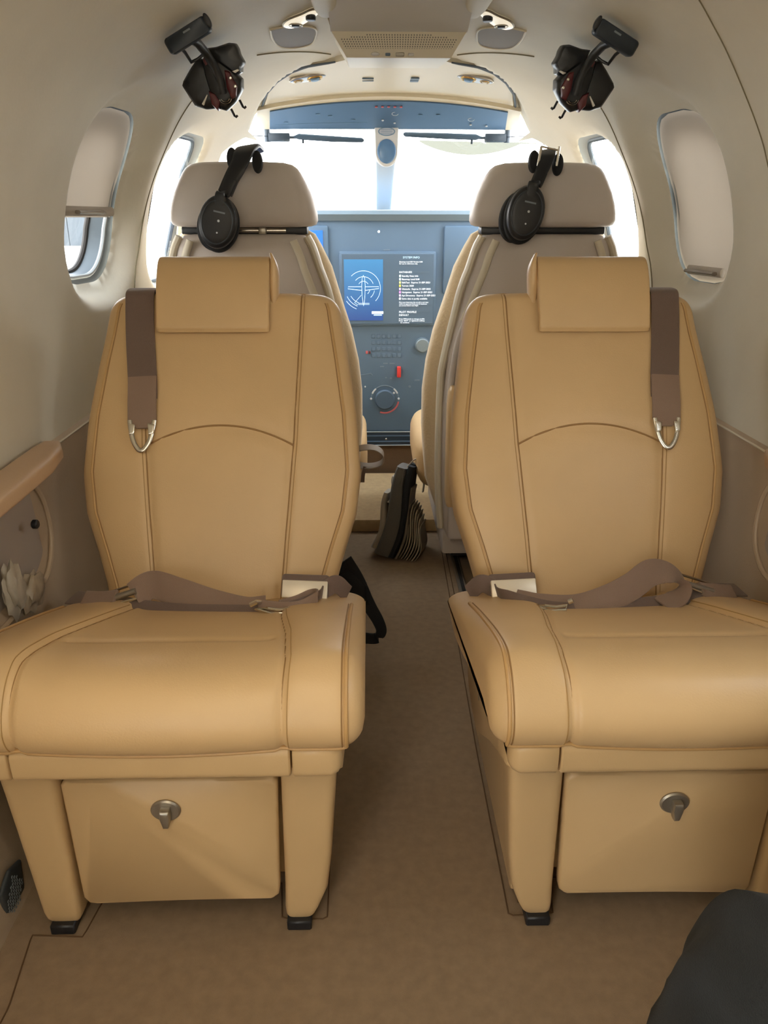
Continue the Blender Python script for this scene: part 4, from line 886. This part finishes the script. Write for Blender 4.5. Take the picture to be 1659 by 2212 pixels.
# quick-donning oxygen masks folded in their ceiling holders
def oxygen_mask(s, label):
    O = np.array((s * .362, 1.72, 1.203)); t = thing('oxygen_mask', label, 'oxygen mask', tuple(O), 'oxygen masks')
    U = np.array((1., 0, 0)); Vv = np.array((0, -.15, .9887)); N = np.cross(U, Vv)         # N points aft and down, toward the cabin
    m_ = lambda pts: [(-s * a, b) for a, b in pts] if s > 0 else pts                    # drawn for the left one, mirrored for the right
    def P(a, b, n=0.): return U * (a if s < 0 else -a) + Vv * b + N * n
    def put(name, vf, m, **k): return mesh(name, vf[0], vf[1], m, t, **k)
    k = .001
    def poly(pts): return [((a if s < 0 else -a) * k, b * k) for a, b in pts]
    # holder bar (upper left), stem and brace; millimetres in the mask plane
    W = lambda x, y, z: np.array((x if s < 0 else -x, y, z)) - O
    ang = math.radians(27) * (1 if s < 0 else -1)
    Ub = U * math.cos(ang) + Vv * math.sin(ang); Vb = -U * math.sin(ang) + Vv * math.cos(ang)
    put('holder_bar', plate(rrect(.042, .0135, .007), W(-.377, 1.580, 1.235), Ub, Vb, .026, .004), mat('holder_blue_black', '1C2733', .4), ang=50)
    put('bar_end', pebble(ell(.005, .012), W(-.340, 1.556, 1.254), Ub, Vb, .010), BLACK)
    put('bar_mark', rbox(tuple(W(-.377, 1.5535, 1.238)), (.014, .001, .003), 0, 1, Matrix((Ub, -np.cross(Ub, Vb), Vb)).transposed()), mat('headset_mark', '7C858C', .5))
    put('stem', tube([W(-.375, 1.575, 1.230), W(-.372, 1.62, 1.232), W(-.364, 1.650, 1.222), W(-.352, 1.672, 1.200), W(-.345, 1.676, 1.180), W(-.342, 1.682, 1.158)], [.008, .008, .008, .008, .0075, .007], 12), BLACK)
    put('brace', tube([W(-.400, 1.58, 1.222), W(-.398, 1.63, 1.218), W(-.392, 1.65, 1.206), W(-.380, 1.655, 1.212), W(-.366, 1.655, 1.222)], .003, 8), BLACK)
    MB = mat('mask_black', '15181D', .35, bump=.05)
    put('mask_lobe', pebble(poly([(-8, 38), (10, 40), (34, 47), (47, 46), (52, 38), (54, 28), (62, 14), (56, 6), (55, -4), (40, -8), (20, -6), (4, 8)]), (0, 0, 0), U, Vv, .05, n=60), MB)
    put('mask_lobe', pebble(poly([(-28, 22), (-44, 4), (-61, -18), (-64, -26), (-58, -36), (-42, -62), (-20, -68), (-2, -66), (8, -40), (10, -10), (0, 14)]), (0, 0, 0), U, Vv, .05, n=60), MB)
    put('mask_face', pebble(poly([(-20, 20), (10, 22), (40, 2), (56, -14), (55, -32), (40, -54), (20, -70), (4, -66), (-8, -40), (-16, -8)]), P(0, 0, .006), U, Vv, .052, n=60), MB)
    put('red_grip', pebble(poly([(24, 2), (34, 0), (48, -26), (44, -44), (34, -50), (26, -30)]), P(0, 0, .020), U, Vv, .034, n=40), mat('mask_red', '5E2328', .4), label='dark red squeeze grip')
    put('red_grip', pebble(poly([(-10, -34), (2, -38), (12, -52), (6, -70), (-6, -58)]), P(0, 0, .020), U, Vv, .032, n=40), mat('mask_red', '5E2328', .4), label='dark red squeeze grip')
    put('red_grip', pebble(poly([(-16, 18), (-10, 30), (-2, 26), (-6, 6), (-12, 2)]), P(0, 0, .016), U, Vv, .03, n=30), mat('mask_red', '5E2328', .4), label='dark red squeeze grip')
    for a in (poly([(38, -1), (50, 3), (53, 1), (44, -4)]), poly([(-26, -57), (-14, -40), (-12, -41), (-22, -60)])):
        put('white_clip', pebble(a, P(0, 0, .026), U, Vv, .006, n=24), mat('clip_white', 'F0EDE6', .35))
    for r_ in (.008, .012): put('hose_coil', annulus(r_, r_ * .8, .002, P(.022, -.046, .034), U, Vv, .003, 20, math.radians(200), math.radians(350)), CHROME)
    for a, b in ((28, -66), (46, -50)): put('hook', tube([P(a * k, b * k, .01), P((a + 6) * k, (b - 12) * k, .012), P((a + 9) * k, (b - 14) * k, .012), P((a + 12) * k, (b - 11) * k, .012)], .0024, 8), BLACK)
    for a, b in ((36, -12), (44, -26)): put('pin', pebble(ell(.003, .003), P(a * k, b * k, .040), U, Vv, .004), CHROME)
    return t
oxygen_mask(-1, 'black folded oxygen mask with red grips on the left ceiling holder')
oxygen_mask(1, 'black folded oxygen mask with red grips on the right ceiling holder')

# ------------------------------------------------------------------ side armrests, pocket contents, wall grille
for s in (-1, 1):
    side = 'left' if s < 0 else 'right'; y1 = 1.31 if s < 0 else 1.24
    t_ = tag(mesh('armrest', *loft([ring((s * x, y, z), (1, 0, 0), (0, 0, 1), a, b, 4.5, 40) for y, x, z, a, b in ((.30, .603, .560, .032, .0145), (y1 - .25, .603, .560, .032, .0145), (y1 - .12, .604, .561, .031, .014), (y1 - .05, .608, .563, .026, .0125), (y1 - .012, .615, .565, .016, .009), (y1, .618, .566, .006, .004))]), mat('armrest_leather', 'C2A384', .4, bump=.1, bscale=420), ang=60), 'tan padded armrest along the %s cabin wall' % side, 'armrest')
tag(mesh('audio_jack', *plate(ell(.0075, .0075, 24), (-.598, 1.160, .474), (0, -1, 0), (0, 0, 1), .01, .002), BLACK), 'round black socket in the left wall panel under the armrest', 'socket')
def crumple(n, c, r, seed, m, lab, sc):
    rg = np.random.default_rng(seed); b = bmesh.new(); bmesh.ops.create_icosphere(b, subdivisions=3, radius=1)
    for v in b.verts:
        d = np.array(v.co); f = 1 + .16 * math.sin(7 * d[0] + 3 * d[2] + seed) + .14 * math.sin(9 * d[1] - 5 * d[2]) + rg.normal(0, .025)
        v.co = Vector(d * f * np.array(sc) * r)
    V = [tuple(np.array(v.co) + np.array(c)) for v in b.verts]; b.verts.index_update(); F = [tuple(v.index for v in f.verts) for f in b.faces]; b.free()
    return tag(mesh(n, V, F, m, ang=50), lab, 'wrapper')
crumple('crumpled_wrapper', (-.612, 1.070, .400), .045, 3, FOIL, 'upright pale crumpled wrapper in the left wall pocket', (.28, .55, .95))
crumple('crumpled_wrapper', (-.606, 1.115, .375), .04, 8, mat('crumpled_wrapper_tan', '9C8F7C', .4, var=.2, vscale=50), 'lower tan crumpled wrapper in the left wall pocket, nearer the seat', (.3, 1.0, .7))
pl_ = [(-.035, .03), (.0, .045), (.03, .03), (.022, -.012), (.0, -.03), (-.035, -.03)]
vg = thing('wall_grille', 'dark perforated grille low on the left wall beside the seat leg', 'grille', (-.579, .838, .035))
mesh('grille_plate', *pebble(pl_, (0, 0, 0), (0, -1, 0), (.06, 0, 1), .008, n=40), mat('grille_dark', '3C4246', .5), vg)
hv = []
for i in range(9):
    for j in range(10):
        y, z = -.03 + i * .0062, -.022 + j * .0062
        if abs(y) / .030 + abs(z) / .036 < 1 and abs(y) < .024: hv.append(rbox((.0055 + z * .06, -y, z), (.001, .003, .003), 0))
mesh('grille_holes', *join(hv), mat('grille_hole_light', '7C8489', .6), vg, smooth=False, kind='stuff')

# ------------------------------------------------------------------ flight bag, straps, lead
bg_ = thing('flight_bag', 'dark canvas bag stuffed with papers leaning against the right pilot seat', 'bag', (.022, 2.085, 0)); O = (.03, 2.09, 0)
def bgp(name, vf, m, **k): return mesh(name, off(vf[0], O), vf[1], m, bg_, **k)
ax = np.array((.24, .12, .96)); ax /= np.linalg.norm(ax); sd = np.array((.93, -.25, -.20)); sd /= np.linalg.norm(sd); dp_ = np.cross(ax, sd)
base = np.array((.0, 2.115, .004))
def slab(name, s0, w0, w1, d0, d1, h0, h1, m, n=5., **k):
    rows = []
    for f in np.linspace(0, 1, 14):
        e = .75 + .25 * math.sin(PI * min(max(f, .04), .96)) ** .35; h = h0 + (h1 - h0) * f
        rows.append(ring(base + ax * h + sd * (s0 + .010 * math.sin(f * 5)), sd, dp_, (w0 + (w1 - w0) * f) * e, (d0 + (d1 - d0) * f) * e, n, 28))
    return bgp(name, loft(rows), m, ang=60, **k)
slab('bag_body', -.006, .030, .018, .085, .06, .0, .26, BAGCLOTH)
slab('front_pocket', -.034, .016, .008, .065, .045, .01, .175, BAGCLOTH_LT, label='lighter grey front pocket')
slab('pocket_flap', -.024, .012, .008, .050, .03, .15, .225, BAGCLOTH_LT, label='lighter grey flap')
slab('dark_gusset', .020, .012, .012, .082, .055, .0, .27, BLACK_WEB)
slab('leather_edge', .036, .006, .005, .080, .05, .0, .21, mat('bag_edge', '6E6254', .6))
for i in range(7): 
    f = i / 6; slab('paper_sheet', .045 + .0075 * i, .0024, .002, .078 - .012 * f * f, .05, .006, .165 - .05 * f * f, PAPER if i % 2 else mat('paper_sheets_dark', '958A78', .8))
bgp('carry_strap', ribbon([base + ax * .25 - sd * .01, base + ax * .285 + sd * .008, base + ax * .29 + sd * .03, base + ax * .24 + sd * .05, base + ax * .20 + sd * .056], dp_, .02, .004, 30), BAGCLOTH_LT)
lp = thing('strap_loop', 'beige webbing loop hanging beside the left pilot seat', 'strap', (-.07, 2.0, .31)); O = (-.07, 2.0, .31)
mesh('webbing', *(lambda vf: (off(vf[0], O), vf[1]))(ribbon([(-.10, 2.02, .345), (-.072, 2.0, .356), (-.045, 1.99, .356), (-.027, 1.985, .342), (-.028, 1.985, .320), (-.05, 1.99, .308), (-.08, 2.0, .304), (-.10, 2.02, .30)], (0, .9, .35), .024, .003, 50)), mat('beige_webbing', '9B8A76', .6, bump=.3, bscale=800), lp)
mesh('loose_end', *(lambda vf: (off(vf[0], O), vf[1]))(ribbon([(-.075, 1.99, .305), (-.080, 1.985, .285), (-.082, 1.985, .262)], (1, .2, 0), .010, .003, 16)), BELT_DK, lp)
bs = thing('black_strap', 'black webbing strap hanging to the floor behind the left passenger seat', 'strap', (-.07, 1.5, .02)); O = (-.07, 1.5, .02)
def bsp(name, vf, m, **k): return mesh(name, off(vf[0], O), vf[1], m, bs, **k)
bsp('webbing', ribbon([(-.125, 1.50, .245), (-.100, 1.50, .208), (-.082, 1.50, .175), (-.064, 1.50, .136), (-.048, 1.50, .105), (-.040, 1.50, .078), (-.050, 1.50, .060), (-.075, 1.50, .060), (-.105, 1.505, .062)], (.7, .1, .5), np.interp(np.linspace(0, 1, 60), [0, .3, .6, 1], [.05, .03, .024, .026]), .004, 60), BLACK_WEB)
bsp('pad', pebble([(-.055, .03), (-.02, .045), (.005, .02), (.022, .005), (.02, -.025), (.028, -.04), (.01, -.045), (-.03, -.03)], (-.092, 1.505, .185), (1, 0, 0), (0, 0, 1), .03, n=40), BLACK_SOFT)

# ------------------------------------------------------------------ the seated passenger on the right: legs
pr = thing('person', 'person seated at lower right, only the dark trousered knee showing', 'person', (.26, .25, 0)); O = (.26, .25, 0)
path = [(.31, -.28, .50), (.285, -.10, .492), (.258, .10, .484), (.240, .24, .476), (.234, .315, .468), (.228, .362, .428), (.219, .378, .36), (.216, .378, .27), (.232, .365, .16), (.234, .360, .09)]
rad = [.098, .096, .090, .083, .077, .076, .077, .076, .074, .072]
pp = cr(np.hstack([np.array(path), np.array(rad)[:, None]]), 90); rows = []
tgt = np.gradient(pp[:, :3], axis=0); tgt /= np.linalg.norm(tgt, axis=1)[:, None]; up_ = np.array((1., 0, 0))
for i in range(len(pp)):
    v = up_ - (up_ @ tgt[i]) * tgt[i]; v /= np.linalg.norm(v); u = np.cross(tgt[i], v)
    th = np.linspace(0, 2 * PI, 64, endpoint=False); fi = i / 89
    fold = .97 + .13 * (1 - np.abs(np.sin(2.5 * th + 5 * fi + 1.2 * np.sin(7 * fi)))) ** 2.5 + .028 * np.sin(8 * th - 12 * fi + 2 * np.sin(7 * fi)) + .02 * math.sin(30 * fi) * np.cos(th * 2 + 3 * fi) - .02
    r = pp[i, 3] * fold; rows.append(pp[i, :3] + (np.cos(th) * r)[:, None] * v + (np.sin(th) * r)[:, None] * u)
mesh('trouser_leg', *(lambda vf: (off(vf[0], O), vf[1]))(loft(rows)), DENIM, pr, ang=80)
path2 = path; rows = []
pp2 = pp.copy(); pp2[:, 0] += .215; pp2[:, 1] -= .03
tgt = np.gradient(pp2[:, :3], axis=0); tgt /= np.linalg.norm(tgt, axis=1)[:, None]
for i in range(len(pp2)):
    v = up_ - (up_ @ tgt[i]) * tgt[i]; v /= np.linalg.norm(v); u = np.cross(tgt[i], v); th = np.linspace(0, 2 * PI, 48, endpoint=False); fi = i / 89
    r = pp2[i, 3] * (1 + .02 * np.sin(5 * th + 11 * fi)); rows.append(pp2[i, :3] + (np.cos(th) * r)[:, None] * v + (np.sin(th) * r)[:, None] * u)
mesh('trouser_leg', *(lambda vf: (off(vf[0], O), vf[1]))(loft(rows)), DENIM, pr, ang=80)
for dx, dy in ((0, 0), (.215, -.03)):
    rows = [ring((.228 + dx, y + dy, z), (1, 0, 0), (0, 0, 1), a, b, 3, 28) for y, z, a, b in ((.30, .045, .030, .040), (.33, .050, .040, .048), (.40, .045, .044, .043), (.46, .035, .046, .033), (.52, .028, .042, .026), (.555, .022, .028, .018), (.565, .020, .012, .010))]
    mesh('shoe', *(lambda vf: (off(vf[0], O), vf[1]))(loft(rows)), BLACK, pr, ang=60)
